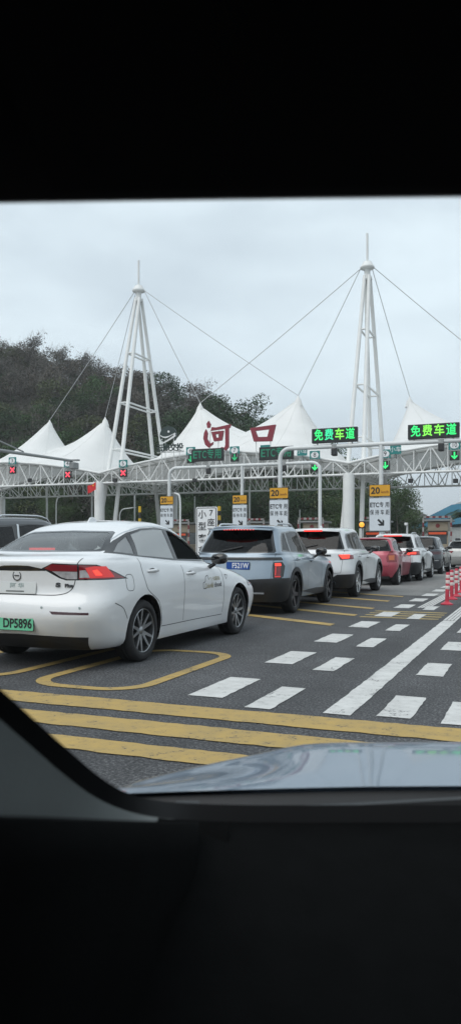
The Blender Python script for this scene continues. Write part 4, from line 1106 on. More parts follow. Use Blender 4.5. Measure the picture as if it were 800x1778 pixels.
        MB().tube([(s*(x-.02),my,mz-.12),(s*(x+.06),my,mz-.075),(s*(x+.12),my,mz-.03)], [.03,.026,.024], 8).build('mirror_stalk', M_gloss, mo if False else par, smooth=60)
    # cabin
    zf = c.get('seat_z', .48)
    for x in (-.38, .38): headrest_seat('seat', car, x, c['seat_y'][0], zf, c.get('seat_mat', M_seat))
    MB().box((0,c['seat_y'][1]+.42,zf+.08),(1.22,.5,.2)).box((0,c['seat_y'][1]+.12,zf+.34),(1.22,.16,.56),Matrix.Rotation(R(18),3,'X')).build('rear_bench', c.get('seat_mat', M_seat), car, bevel=.04, smooth=50)
    for x in (-.36, .36): MB().box((x,c['seat_y'][1]+.03,zf+.70),(.26,.1,.16)).build('headrest', c.get('seat_mat', M_seat), car, bevel=.03)
    MB().prism([(c['dash_y'],.62),(c['dash_y'],c['belt']-.06),(c['dash_y']+.2,c['belt']),(c['dash_y']+.55,c['belt']-.03),(c['dash_y']+.55,.62)], (1.36,0,0), (-.68,0,0), (0,1,0), (0,0,1)).build('dashboard', M_lining, car, bevel=.02)
    st = [(-.38+.18*math.cos(a), c['dash_y']-.12+.06*math.sin(a), c['belt']-.05+.17*math.sin(a)) for a in np.linspace(0,6.28,20)[:-1]]
    MB().tube(st, .016, 6, closed=True).build('steering_wheel', M_seat, car)
    if c.get('hl'):
        for k, (bx_, by_) in enumerate(c['hl']): pass
    return car, bvh, dpair
def rear_y(bvh, x, z):
    h = bvh.ray_cast(Vector((x,-5,z)), Vector((0,1,0))); return h[0].y if h[0] is not None else -1.0
def plate(car, bvh, body, m, tm, x, z, w, h, align, tilt=0):
    y = rear_y(bvh, abs(x), z)-.012
    p = MB().prism(rrect(w,h,.012,2), (0,.008,0)).build('number_plate', M_gap, car, (x,y,z)); p.rotation_euler = (tilt,0,0)
    MB().prism(rrect(w-.012,h-.012,.01,2), (0,.002,0), (0,-.003,0)).build('plate_face', m, p)
    text(body, h*.92, tm, p, (w/2-.02,-.005,0), width=w*.79 if align is None else align, align='RIGHT', bold=.003, extrude=.001)
    return p
# ---------------------------------------------------------------- white saloon (nearest)
P_white = paint_mat('white_paint', (.70,.71,.72))
def _lift(specs, k0, adds):
    for k, a in adds.items():
        z = specs[k]['z']; specs[k]['z'] = [(y, q+float(np.interp(y, [-1,0,1.4,2.2,3.0,3.6], a))) for y, q in z]
sedan = dict(
  paint=P_white, wb=2.75, rw=.335, ra=.385, track=.80, hw_arch=.90, belt=1.04, ymid=.75, wheel='twin', rim=M_alloy,
  outlines=[
   dict(yr=-.70,yf=3.40,hw=.001,z=.20), dict(yr=-.74,yf=3.42,hw=.78,z=.20),
   dict(yr=-.90,yf=3.60,hw=.875,z=[(-1,.30),(-.5,.27),(.4,.20),(2.3,.20),(3.0,.20),(3.6,.20)],nr=3.2),
   dict(yr=-1.00,yf=3.70,hw=.905,z=[(-1,.40),(0,.34),(2.5,.32),(3.7,.34)],nr=2.8,Lr=.5,w=[(-1,1),(.5,1),(1.4,.985),(2.4,1),(3.7,1)]),
   dict(yr=-1.055,yf=3.74,hw=.930,z=[(-1,.56),(0,.55),(2.5,.52),(3.7,.50)],nr=3.3,w=[(-1,1),(.3,1),(1.4,.975),(2.5,1),(3.7,1)]),
   dict(yr=-1.045,yf=3.74,hw=.940,z=[(-1,.66),(0,.70),(2.5,.66),(3.7,.58)],nr=3.2,w=[(-1,1),(.1,1),(1.4,.975),(2.6,.99),(3.7,.98)]),
   dict(yr=-.985,yf=3.70,hw=.930,z=[(-1,.78),(0,.82),(2.5,.76),(3.2,.70),(3.7,.64)],nr=3.0,w=[(-1,.97),(.0,1),(1.4,.985),(2.6,.985),(3.7,.96)]),
   dict(yr=-1.00,yf=3.62,hw=.905,z=[(-1,.93),(-.6,.93),(0,.925),(1.4,.89),(2.5,.84),(3.1,.77),(3.6,.68)],nr=2.9,nf=2.8,w=[(-1,.95),(0,1),(2.6,.98),(3.6,.94)]),
   dict(yr=-1.02,yf=3.45,hw=.875,z=[(-1.02,1.00),(-.6,1.00),(0,.985),(1.4,.945),(2.3,.90),(3.0,.82),(3.45,.745)],nr=2.9,nf=2.8,w=[(-1,.93),(0,1),(2.6,.97),(3.5,.90)]),
   dict(yr=-1.00,yf=3.15,hw=.855,z=[(-1.02,1.025),(-.5,1.02),(0,1.005),(1.4,.965),(2.2,.93),(2.8,.88),(3.15,.835)],nr=2.9,nf=2.7,w=[(-1,.90),(0,1),(2.4,.965),(3.2,.86)]),
   dict(yr=-.86,yf=2.76,hw=.835,z=[(-.86,1.045),(-.4,1.035),(0,1.02),(1.4,.985),(2.1,.955),(2.76,.92)],nr=3.0,nf=2.6,w=[(-1,.88),(-.2,1),(2.0,.965),(2.7,.86)]),
   dict(yr=-.66,yf=2.38,hw=.815,z=[(-.66,1.065),(-.3,1.05),(0,1.035),(1.4,1.0),(2.2,.985)],nr=3.4,nf=2.6,Lr=.4,Lf=.7,w=[(-1,.88),(-.1,1),(2.0,.97),(2.38,.9)]),
   dict(yr=-.30,yf=1.87,hw=.735,z=[(-.3,1.25),(.4,1.245),(1.72,1.22)],nr=4.2,nf=3.0,Lr=.35,Lf=.5,w=[(-.3,.90),(.3,1),(1.72,.95)]),
   dict(yr=.03,yf=1.42,hw=.635,z=[(.03,1.385),(.4,1.435),(.8,1.445),(1.34,1.385)],nr=4.5,nf=3.4,Lr=.3,Lf=.35),
   dict(yr=.14,yf=1.25,hw=.53,z=[(.14,1.43),(.5,1.475),(.8,1.485),(1.2,1.435)],nr=4.0,nf=3.4,Lr=.3,Lf=.3),
   dict(yr=.25,yf=1.08,hw=.30,z=[(.25,1.470),(.6,1.505),(.8,1.508),(1.08,1.475)],nr=3.5,nf=3.4,Lr=.3,Lf=.3),
   dict(yr=.30,yf=1.02,hw=.001,z=[(.3,1.482),(.6,1.513),(.8,1.515),(1.02,1.487)]),
  ],
  dlo=[(-.50,1.085),(-.46,1.12),(-.22,1.24),(.05,1.345),(.35,1.405),(.70,1.425),(1.06,1.405),(1.46,1.295),(1.81,1.150),(2.08,1.025),(2.04,1.003),(.9,1.015),(.0,1.045)],
  windows=[[(1.03,1.035),(.98,1.39),(1.08,1.382),(1.44,1.282),(1.74,1.160),(1.86,1.035)],
           [(.045,1.06),(.10,1.325),(.36,1.385),(.70,1.405),(.88,1.400),(.945,1.038)],
           [(-.38,1.10),(-.20,1.21),(.0,1.295),(-.03,1.075)]],
  open_windows=(0,), sglass=[G_clear, pale_glass_mat('pale_glass', (.5,.5,.5), (.62,.64,.64), .62, 2.0), pale_glass_mat('pale_glass_grey', (.5,.5,.5), (.5,.52,.53), .45, 2.0)],  # rear side panes carry a pale diffuse share
  rear_glass=[(-.2,1.185),(.66,1.195),(.70,1.215),(.565,1.40),(.52,1.415),(-.2,1.432)], rear_glass_in=[(-.2,1.205),(.60,1.215),(.635,1.23),(.525,1.388),(.48,1.40),(-.2,1.417)],
  windscreen=[(-.2,1.03),(.70,1.05),(.55,1.40),(-.2,1.43)], rglass=pale_glass_mat('rear_glass', (.55,.59,.58), (.42,.45,.46), .16, 1.9),
  doors=[[(.98,.34),(.985,.95),(.99,1.02),(1.95,1.0),(2.06,.9),(2.10,.70),(2.06,.36)],[(.36,.34),(.97,.34),(.98,1.03),(-.02,1.06),(-.02,.70),(.10,.50)]],
  handles=[(1.18,.915),(.20,.975)], mirror=(1.86,1.075),
  seat_y=(1.05,.12), dash_y=1.78, seat_z=.40, seat_mat=M_seatl,
  gaps_side=[[(.985,1.06),(.975,.7),(.97,.36)],[(-.02,1.12),(-.04,1.0),(.02,.80),(.30,.62),(.385,.45),(.40,.36)],[(2.12,1.02),(2.18,.88),(2.19,.65),(2.15,.36)],[(.40,.345),(2.15,.335)],
             [(-.66,.68),(-.50,.62),(-.39,.50)],[(1.98,1.0),(2.6,.90),(3.2,.77),(3.5,.66)]],
  gaps_rear=[[(0,.765),(.40,.765),(.55,.785),(.62,.85),(.64,.92)],[(.655,1.07),(.665,1.10),(.67,1.13)]],
  gaps_top=[],
)
_lift(sedan['outlines'], 0, {6:[.03,.03,.02,.01,0,0], 7:[.06,.05,.03,.02,.01,0], 8:[.085,.075,.04,.03,.02,.01], 9:[.10,.085,.045,.03,.02,.01], 10:[.11,.09,.045,.03,.02,.02], 11:[.115,.095,.045,.03,.03,.03], 12:[.075,.075,.05,.05,.05,.05]}|{k:[.045]*6 for k in (13,14,15,16)})
def up(P, base=1.0):   # the same lift for points of the side view
    o = []
    for y, z in P:
        low = float(np.interp(y, [-1,0,1.4,2.2], [.115,.095,.045,.03])); t = min(1, max(0, (z-1.03)/.38)); o.append((y, z+low*(1-t)+.045*t))
    return o
sedan['dlo'] = up(sedan['dlo']); sedan['windows'] = [up(w) for w in sedan['windows']]
sedan['doors'] = [[(.98,.34),(.985,.95),(.99,1.06),(2.10,1.03),(2.17,.92),(2.19,.70),(2.15,.36)],[(.36,.34),(.97,.34),(.98,1.07),(-.02,1.13),(-.02,.70),(.10,.50)]]
def tl(poly, y1=-.30, extra=()): return planes2d(poly, 'xz')+[cutp('y', y1, 1)]+list(extra)
TP = [(.335,.972),(.39,.990),(.66,.985),(.95,.93),(.95,.895),(.60,.892),(.515,.897),(.40,.945)]
sl = (Vector((0,-.36,.895)), Vector((0,.80,.60)).normalized())     # slanting front end of the wrap-around lamp
sl = (Vector((0,-.44,.93)), Vector((0,.34,.94)).normalized())
P_tail_inner = planes2d([(.33,1.03),(.41,1.072),(.655,1.062),(.655,1.00),(.40,1.005)], 'xz')+[cutp('y', -.45, 1)]
P_tail_clear = planes2d([(.41,1.003),(.655,.998),(.655,.925),(.56,.925),(.50,.945)], 'xz')+[cutp('y', -.45, 1)]
P_tail_outer = planes2d([(.67,1.062),(1.0,1.05),(1.0,.925),(.67,.925)], 'xz')+[cutp('y', -.26, 1), sl]
P_hot = planes2d([(.775,1.008),(.81,1.018),(1.0,1.01),(1.0,.965),(.80,.96)], 'xz')+[cutp('y', -.72, 1), (Vector((0,-.77,1.0)), Vector((0,.8,.6)).normalized())]
P_glow = planes2d([(.72,1.035),(.78,1.05),(1.0,1.045),(1.0,.94),(.76,.935)], 'xz')+[cutp('y', -.60, 1), (Vector((0,-.64,1.0)), Vector((0,.8,.6)).normalized())]
P_smoke = planes2d([(.675,1.01),(.72,1.015),(.765,.940),(.675,.938)], 'xz')+[cutp('y', -.5, 1)]
M_glow = mat('brake_glow', (.5,.02,.02), .2, coat=.6, emit=(1,.03,.02), estr=.20)
sedan['lamps'] = [('brake_lamp', P_hot, M_brakehot, .003), ('brake_lamp', P_glow, M_glow, .003), ('reversing_lamp', P_smoke, M_lampclear, .003), ('tail_lamp', P_tail_outer, M_lampred, .003), ('tail_lamp', P_tail_inner, M_lampred, .003), ('reversing_lamp', P_tail_clear, M_lampclear, .003),
   ('lamp_bezel', planes2d([(.655,1.07),(.67,1.07),(.67,.915),(.655,.915)], 'xz')+[cutp('y', -.45, 1)], M_gloss, .001), ('lamp_bezel', planes2d([(.30,1.03),(.42,1.082),(.68,1.072),(1.0,1.06),(1.0,.915),(.55,.912),(.48,.935)], 'xz')+[cutp('y', -.235, 1), (sl[0]+Vector((0,.012,.012)), sl[1])], M_gloss, .000),
   ('rear_reflector', planes2d([(.42,.610),(.80,.600),(.80,.577),(.45,.582)], 'xz')+[cutp('y', -.6, 1)], M_lampdark, .002),
   ('headlamp', planes2d([(.50,.70),(1,.80),(1,.68),(.55,.62)], 'xz')+[cutp('y', 3.1, -1)], M_head, .002)]
sedan['center_parts'] = [('garnish_bar', planes2d([(-.1,1.06),(.15,1.055),(.34,1.02),(.34,1.005),(-.1,1.000)], 'xz')+[cutp('y', -.5, 1)], M_gloss, -.004),
   ('diffuser', planes2d([(-1.2,.10),(-.30,.10),(-.30,.30),(-.56,.335),(-1.2,.385)], 'yz')+planes2d([(-.1,.1),(.62,.1),(.74,.345),(-.1,.37)], 'xz'), M_blackpl, .003)]
SX, SY = G(245,1148).x-.80-.065, G(245,1148).y
car, bvh, dp = build_car(sedan, 'white_sedan', 'white four door sedan with green number plate and cloud lettering, nearest car', 'car', (SX, SY, 0), R(-.3))
plate(car, bvh, 'DP5896', M_plateg, M_sblack, 0, .475, .48, .14, .345)
# badges
M_badge = mat('badge_black', (.03,.03,.032), .35)
def on_rear(x, z): return rear_y(bvh, x, z)
text('S', .055, M_badge, car, (.47,on_rear(.47,.865)-.004,.865), rot=(R(84),0,R(9)), extrude=.002, bold=.004, width=.055); text('Plus', .045, M_badge, car, (.58,on_rear(.58,.86)-.005,.86), rot=(R(84),0,R(14)), extrude=.002, bold=.003, width=.085)
yb = on_rear(0,.955); MB().lathe([(.052,0),(.052,-.008),(.043,-.008),(.043,0)], 28, (0.0,yb+.004,.955), 'y').build('badge_ring', M_badge, car, smooth=40); MB().box((0,yb-.004,.955),(.055,.006,.010)).build('badge_bar', M_badge, car)
ST = mat('sticker', (.58,.60,.60), .5); STx = mat('sticker_print', (.30,.36,.36), .6); STn = mat('sticker_print_dark', (.10,.11,.11), .6)
y0 = on_rear(0,.83); st_ = MB().prism(rrect(.50,.115,.008,2), (0,.002,0)).build('sticker', ST, car, (-.02,y0-.012,.832)); st_.rotation_euler = (R(-6),0,0)
text('阿 华', .055, STx, st_, (.02,-.002,.02), extrude=.0005, width=.17, bold=.001); MB().box((.0,-.002,-.034),(.22,.001,.012)).build('print_line', STn, st_)
for x in (-.33,.33,.72):
    yy = on_rear(abs(x),.645); MB().lathe([(.013,0),(.013,-.004),(.0,-.005)], 12, (x,yy,.645), 'y').build('parking_sensor', STx, car)
MB().prism([(0,0),(.0,.015),(.05,.065),(.12,.07),(.235,.012),(.235,0)], (.016,0,0), (-.008,.30,1.52), (0,1,0), (0,0,1)).build('shark_fin', P_white, car, bevel=.006)
# high brake lamp behind the rear window, parcel shelf clutter
MB().box((-.10,-.44,1.215),(.30,.05,.035)).build('high_brake_lamp', M_brake, car); MB().box((0,-.30,1.13),(1.10,.50,.03)).build('parcel_shelf', M_lining, car)
# fuel flap outline and cloud logo on the front door
fl = MB(); ribbon(fl, bvh, [(p[0]-.33, p[1]+.87) for p in rrect(.15,.17,.05,5)+[rrect(.15,.17,.05,5)[0]]], SIDE, .006)
me = bpy.data.meshes.new('fuel_flap'); me.from_pydata(fl.v, [], fl.f); finish('fuel_flap', me, M_gap, car)
M_logo = mat('logo_grey', (.10,.10,.11), .5); M_logo2 = mat('logo_gold', (.40,.36,.24), .5)
def side_strip(pts, w, name, m, off=.0022, par=None):
    mb = MB(); ribbon(mb, bvh, pts, SIDE, w, off); me = bpy.data.meshes.new(name); me.from_pydata(mb.v, [], mb.f); return finish(name, me, m, par or car)
LX, LZ = 1.56, .755
lg = dp[0][0]
side_strip(dense(spline2([(LX+.06,LZ-.05),(LX-.02,LZ-.045),(LX-.03,LZ+.02),(LX+.03,LZ+.04),(LX+.05,LZ+.10),(LX+.11,LZ+.115),(LX+.14,LZ+.06)],8),.01), .010, 'cloud_logo', M_logo, par=lg)
side_strip(dense(spline2([(LX+.14,LZ+.06),(LX+.20,LZ+.085),(LX+.25,LZ+.03),(LX+.25,LZ-.05)],8),.01), .007, 'cloud_logo', M_logo2, par=lg)
def side_text(body, size, y, z, width, m, bold=.002):
    me = text_mesh(body, size, 0, bold, width, 'LEFT').copy()
    for v in me.vertices:
        yy, zz = y+v.co.x, z+v.co.y; h = bvh.ray_cast(Vector((3,yy,zz)), Vector((-1,0,0)))
        v.co = (h[0].x+.003 if h[0] is not None else .92, yy, zz)
    return finish('door_lettering', me, m, lg)
side_text('Colorful', .085, LX+.02, LZ-.02, .26, M_logo2); side_text('cloud', .085, LX+.31, LZ-.015, .23, M_logo); side_text('七彩云', .055, LX+.27, LZ+.065, .24, M_logo2)
sb = MB(); ribbon(sb, bvh, [(2.26,.86),(2.36,.85),(2.29,.80),(2.26,.86)], SIDE, .012, .003); me = bpy.data.meshes.new('fender_badge'); me.from_pydata(sb.v, [], sb.f); finish('fender_badge', me, M_badge, car)
# bright strip along the sill and chrome over the side windows
for sg in (1,):
    side_strip(dense(spline2(up([(-.22,1.252),(.05,1.357),(.35,1.417),(.70,1.437),(1.06,1.418),(1.47,1.307),(1.83,1.160),(2.05,1.05)]),6),.03), .014, 'window_moulding', M_chrome, .003)

# ---------------------------------------------------------------- SUV family
def suv(H=1.66, Lf=3.55, rov=.88, wb=2.70, hw=.93, belt=1.08, rake=.0, nose=1.0, cowl=2.0, rw=.36, roof_drop=0.0, deck=1.08):
    b = belt; z = H/1.66
    return [
     dict(yr=-rov+.18,yf=Lf-.25,hw=.001,z=.24), dict(yr=-rov+.16,yf=Lf-.22,hw=hw-.14,z=.24),
     dict(yr=-rov+.06,yf=Lf-.10,hw=hw-.05,z=[(-rov,.36),(0,.28),(wb,.26),(Lf,.28)],nr=2.9,Lr=.55),
     dict(yr=-rov,yf=Lf-.02,hw=hw-.02,z=[(-rov,.48),(0,.42),(wb,.40),(Lf,.42)],nr=2.9,Lr=.55,w=[(-1,1),(.3,1),(wb/2,.985),(wb-.2,1),(Lf,1)]),
     dict(yr=-rov-.03,yf=Lf,hw=hw,z=[(-rov,.62),(0,.62),(wb,.60),(Lf,.58)],nr=2.9,Lr=.55,w=[(-1,1),(.3,1),(wb/2,.97),(wb-.2,1),(Lf,1)]),
     dict(yr=-rov-.01,yf=Lf,hw=hw,z=[(-rov,.78),(0,.80),(wb,.77),(Lf,.70)],nr=2.9,Lr=.55,w=[(-1,.985),(.3,1),(wb/2,.975),(wb-.2,.995),(Lf,.98)]),
     dict(yr=-rov+.02,yf=Lf-.04,hw=hw-.01,z=[(-rov,.95),(0,.95),(wb,.90),(Lf,.80)],nr=2.8,Lr=.5,w=[(-1,.97),(.0,1),(wb,.98),(Lf,.95)]),
     dict(yr=-rov+.03,yf=Lf-.10,hw=hw-.04,z=[(-rov,b-.03),(0,b-.03),(wb-.4,b-.10),(wb+.3,.94),(Lf-.1,.87)],nr=2.8,Lr=.5,w=[(-1,.96),(.0,1),(wb,.97),(Lf,.92)]),
     dict(yr=-rov+.05,yf=Lf-.32,hw=hw-.07,z=[(-rov,b),(0,b),(wb-.6,b-.04),(wb+.2,.985),(Lf-.3,.93)],nr=2.8,Lr=.5,w=[(-1,.95),(.0,1),(wb,.95),(Lf,.88)]),
     dict(yr=-rov+.06,yf=cowl+.5,hw=hw-.09,z=[(-rov,b+.02),(0,b+.02),(cowl-.3,b-.01),(cowl+.5,1.0)],nr=2.8,Lr=.5,nf=2.8,w=[(-1,.95),(.0,1),(cowl,.96),(cowl+.5,.9)]),
     dict(yr=-rov+.09,yf=cowl,hw=hw-.105,z=[(-rov,b+.05),(0,b+.05),(cowl,b-.01)],nr=3.2,nf=2.8,Lr=.4,Lf=.6,w=[(-1,.94),(.0,1),(cowl-.3,.98),(cowl,.93)]),
     dict(yr=-rov+.20+rake*.4,yf=cowl-.45,hw=hw-.18,z=[(-rov,1.32*z),(1.6,1.31*z)],nr=4.2,nf=3.2,Lr=.3,Lf=.5,w=[(-1,.93),(.1,1),(cowl,.96)]),
     dict(yr=-rov+.30+rake,yf=cowl-.86,hw=hw-.27,z=[(-rov+.2,1.545*z-roof_drop),(.3,1.575*z),(.8,1.58*z),(cowl-.8,1.52*z)],nr=5,nf=3.6,Lr=.25,Lf=.35,w=[(-1,.95),(.2,1),(2,1)]),
     dict(yr=-rov+.26+rake,yf=cowl-1.0,hw=hw-.36,z=[(-rov+.2,1.59*z-roof_drop),(.3,1.63*z),(.8,1.635*z),(cowl-.9,1.57*z)],nr=5,nf=3.6,Lr=.25,Lf=.3),
     dict(yr=-rov+.30+rake,yf=cowl-1.08,hw=hw-.6,z=[(-rov+.2,1.61*z-roof_drop),(.3,1.652*z),(.8,1.655*z),(cowl-.9,1.60*z)],nr=4,nf=3.6,Lr=.25,Lf=.3),
     dict(yr=-rov+.34+rake,yf=cowl-1.12,hw=.001,z=[(-rov+.2,1.615*z-roof_drop),(.3,1.658*z),(.8,1.66*z),(cowl-.9,1.605*z)]),
    ]
def suv_cfg(paint, **k):
    H, Lf, rov, wb, hw, b, rake, cowl, rw = (k.get(a, d) for a, d in (('H',1.66),('Lf',3.55),('rov',.88),('wb',2.70),('hw',.93),('belt',1.08),('rake',0.),('cowl',2.0),('rw',.36)))
    z = H/1.66; yt = -rov+.30+rake
    t = dict(paint=paint, wb=wb, rw=rw, ra=rw+.055, track=hw-.125, hw_arch=hw-.04, belt=b, ymid=.6, arch_trim=.075,
      outlines=suv(**{q: v for q, v in k.items() if q in ('H','Lf','rov','wb','hw','belt','rake','cowl','rw','roof_drop')}),
      dlo=[(-rov+.34+rake*.3,b+.08),(yt+.10,1.42*z),(yt+.22,1.50*z),(.4,1.545*z),(.95,1.535*z),(1.25,1.47*z),(cowl-.28,b+.07),(cowl-.34,b+.035),(.9,b+.04),(.0,b+.06)],
      windows=[[(.98,b+.06),(.93,1.515*z),(1.0,1.51*z),(1.20,1.455*z),(cowl-.52,1.24*z if b < 1.12 else b+.2),(cowl-.46,b+.06)],[(.03,b+.075),(.06,1.49*z),(.4,1.525*z),(.82,1.525*z),(.90,b+.065)],[(-rov+.42+rake*.3,b+.11),(yt+.16,1.40*z),(yt+.25,1.47*z),(-.05,1.49*z),(-.06,b+.08)]],
      sglass=[G_tint, G_dark, G_dark], rglass=G_dark,
      rear_glass=[(-.2,b+.045),(hw-.22,b+.055),(hw-.20,b+.08),(hw-.33,1.50*z),(hw-.38,1.555*z),(-.2,1.575*z)], rear_glass_in=[(-.2,b+.065),(hw-.27,b+.075),(hw-.25,b+.1),(hw-.37,1.49*z),(hw-.42,1.535*z),(-.2,1.55*z)],
      windscreen=[(-.2,b+.02),(hw-.22,b+.04),(hw-.36,1.5*z),(-.2,1.54*z)],
      clad=[('lower_cladding', planes2d([(-2,.05),(5,.05),(5,.42),(3,.40),(0,.42),(-.5,.47),(-2,.53)], 'yz'))],
      doors=[[(.93,.36),(.945,b+.03),(cowl-.10,b+.0),(cowl+.02,.8),(cowl-.02,.36)],[(.40,.36),(.92,.36),(.935,b+.05),(-.06,b+.06),(-.08,.80),(.05,.55)]],
      handles=[(1.13,.955),(.13,.985)], mirror=(cowl-.42,b+.06), mirror_len=.22, seat_y=(.98,.05), dash_y=1.45, seat_z=.60, handle_mat=paint,
      gaps_side=[[(.94,b+.03),(.925,.7),(.92,.44)],[(-.07,b+.05),(-.08,.9),(.05,.72),(.34,.55)],[(cowl-.08,b),(cowl+.02,.8),(cowl-.02,.44)]],
      gaps_rear=[[(hw-.20,b+.05),(hw-.23,.8),(hw-.26,.60),(0,.585)]], wheel=k.get('wheel','star'))
    return t
def roof_rails(car, bvh, x, y0, y1, m):
    for s in (-1,1):
        pts = []
        for y in np.linspace(y0, y1, 12):
            h = bvh.ray_cast(Vector((x,y,5)), Vector((0,0,-1))); zz = h[0].z if h[0] is not None else 1.6
            e = min(1, min(y-y0, y1-y)/.12); pts.append((s*x, y, zz+.05*e-.005))
        MB().tube(pts, .018, 8).build('roof_rail', m, car, smooth=60)
def spoiler(car, H, y, w, m):
    z = H*.955
    sp = MB(); n = 9
    for k in range(n):
        x = -w+2*w*k/(n-1); b = .10*(x/w)**2
        sp.v += [(x,y+b-.16,z-.005-.02*(x/w)**2),(x,y+b-.165,z-.03-.02*(x/w)**2),(x,y+b+.14,z-.04),(x,y+b+.22,z+.035-.03*(x/w)**2)]
    for k in range(n-1):
        for i in range(4): sp.f.append((4*k+i, 4*k+(i+1)%4, 4*k+4+(i+1)%4, 4*k+4+i))
    sp.f += [(0,1,2,3), (4*n-4,4*n-3,4*n-2,4*n-1)]
    return sp.build('roof_spoiler', m, car, smooth=50)
def rear_wiper(car, bvh, z, x0, x1):
    MB().tube([(x, rear_y(bvh, abs(x), z+.02*k)-.02, z+.02*k) for k, x in enumerate(np.linspace(x0,x1,5))], .010, 6).build('rear_wiper', M_blackpl, car)

# grey-blue SUV
P_gblue = paint_mat('grey_blue_paint', (.25,.31,.37), .3)
cfg = suv_cfg(P_gblue, H=1.645, rov=.90, Lf=3.52, rake=.20, wheel='star', belt=1.06, rw=.355)
cfg['rim'] = mat('black_alloy', (.05,.05,.055), .3, metal=.7)
cfg['lamps'] = [('brake_lamp', planes2d([(.735,.93),(.83,.935),(.83,.885),(.745,.88)], 'xz')+[cutp('y',-.68,1)], M_brakehot, .010), ('brake_lamp', planes2d([(.745,.87),(.765,.87),(.765,.72),(.745,.72)], 'xz')+[cutp('y',-.68,1)], M_glow, .010), ('brake_lamp', planes2d([(.745,.71),(.83,.71),(.83,.685),(.745,.685)], 'xz')+[cutp('y',-.68,1)], M_glow, .010), ('tail_lamp', planes2d([(.775,.87),(.83,.875),(.83,.72),(.775,.72)], 'xz')+[cutp('y',-.68,1)], M_lampred, .008), ('lamp_bezel', planes2d([(.715,.95),(.845,.955),(.88,.88),(.87,.70),(.84,.665),(.73,.66),(.715,.70)], 'xz')+[cutp('y',-.60,1)], M_gloss, .006)]
cfg['center_parts'] = [('garnish_bar', planes2d([(-.1,1.035),(.95,1.035),(.95,.985),(-.1,.985)], 'xz')+[cutp('y',-.62,1)], M_gloss, .006),
   ('bumper_cladding', planes2d([(-.1,.20),(1.2,.20),(1.2,.66),(.80,.67),(-.1,.62)], 'xz')+[cutp('y',-.45,1)], M_blackpl, .010)]
g = G(513,1064); bx_, by_ = g.x-.90-.02, g.y
car, bvh, dp = build_car(cfg, 'blue_grey_suv', 'grey blue SUV with blue number plate, directly ahead of the white sedan', 'car', (bx_, by_, 0), R(1.6))
plate(car, bvh, 'F521W', M_plateb, M_swhite, .10, .885, .44, .14, .31)
roof_rails(car, bvh, .56, -.15, 1.15, M_silver); rear_wiper(car, bvh, 1.15, -.25, .12); spoiler(car, 1.645, -.46, .60, P_gblue)
for k in range(11): MB().box((-.28+.056*k, -.605+.10*((-.28+.056*k)/.6)**2, 1.535),(.030,.015,.016)).build('high_brake_lamp', M_brake, car)
MB().prism([(0,0),(.03,.05),(.08,.06),(.18,0)], (.02,0,0), (-.01,-.1,1.635), (0,1,0), (0,0,1)).build('shark_fin', M_gloss, car)
MB().box((.45,rear_y(bvh,.45,.40)-.02,.40),(.25,.03,.03)).build('skid_strip', M_silver, car)

# white SUV behind it in the picture
P_white2 = paint_mat('pearl_white_paint', (.66,.675,.685))
cfg = suv_cfg(P_white2, H=1.69, rov=.93, Lf=3.62, rake=.02, wheel='star', belt=1.09, rw=.365); cfg['rim'] = M_silver; cfg['arch_trim'] = .09
cfg['lamps'] = [('brake_lamp', planes2d([(.62,1.02),(.84,1.03),(.84,.94),(.70,.93)], 'xz')+[cutp('y',-.60,1)], M_brakehot, .008), ('tail_lamp', planes2d([(.40,1.07),(.62,1.08),(1,1.03),(1,.93),(.66,.90),(.60,1.03),(.40,1.04)], 'xz')+[cutp('y',-.50,1)], M_lampred, .006)]
cfg['center_parts'] = [('bumper_cladding', planes2d([(-.1,.20),(1.2,.20),(1.2,.62),(.86,.72),(.6,.56),(-.1,.54)], 'xz')+[cutp('y',-.42,1)], M_blackpl, .010), ('garnish_bar', planes2d([(-.1,1.03),(.45,1.03),(.45,.98),(-.1,.98)], 'xz')+[cutp('y',-.62,1)], M_gloss, .004)]
g = G(622,1036)
car, bvh, dp = build_car(cfg, 'white_suv', 'white SUV with black wheel arch trim, between the grey blue SUV and the red hatchback', 'car', (g.x-.92, g.y, 0), R(.6))
MB().box((0,-.80,1.588),(.44,.03,.035)).build('high_brake_lamp', M_brake, car)
MB().prism([(0,0),(.03,.04),(.08,.05),(.18,0)], (.02,0,0), (-.01,-.1,1.678), (0,1,0), (0,0,1)).build('shark_fin', P_white2, car); rear_wiper(car, bvh, 1.18, -.3, .1); spoiler(car, 1.69, -.64, .60, P_white2)
for x in (.55,-.55): MB().lathe([(.045,-.0),(.045,-.10),(.038,-.10)], 14, (x,-.90,.36), 'y').build('exhaust_pipe', M_chrome, car)

# red hatchback
P_red = paint_mat('rose_red_paint', (.40,.055,.085), .15)
cfg = suv_cfg(P_red, H=1.50, rov=.62, Lf=3.10, wb=2.43, hw=.845, belt=1.0, rake=.10, cowl=1.85, rw=.295, wheel='multi'); cfg['arch_trim'] = 0; cfg['clad'] = []; cfg['rim'] = M_silver; cfg['handles'] = [(1.08,.90),(.12,.92)]
cfg['seat_z'] = .5; cfg['rglass'] = G_dark
cfg['lamps'] = [('lamp_lens', planes2d([(.58,.92),(.74,.93),(.74,.78),(.60,.78)], 'xz')+[cutp('y',-.42,1)], M_amberlamp, .014), ('tail_lamp', planes2d([(.54,.72),(.52,.86),(.60,1.05),(.74,1.08),(1,1.0),(1,.78),(.9,.72)], 'xz')+[cutp('y',-.36,1)], M_lampred, .010)]
g = G(691,1015.5)
car, bvh, dp = build_car(cfg, 'red_hatchback', 'small rose red hatchback, the only red car in the queue', 'car', (g.x-.80, g.y, 0), R(.4)); rear_wiper(car, bvh, 1.08, -.25, .1)

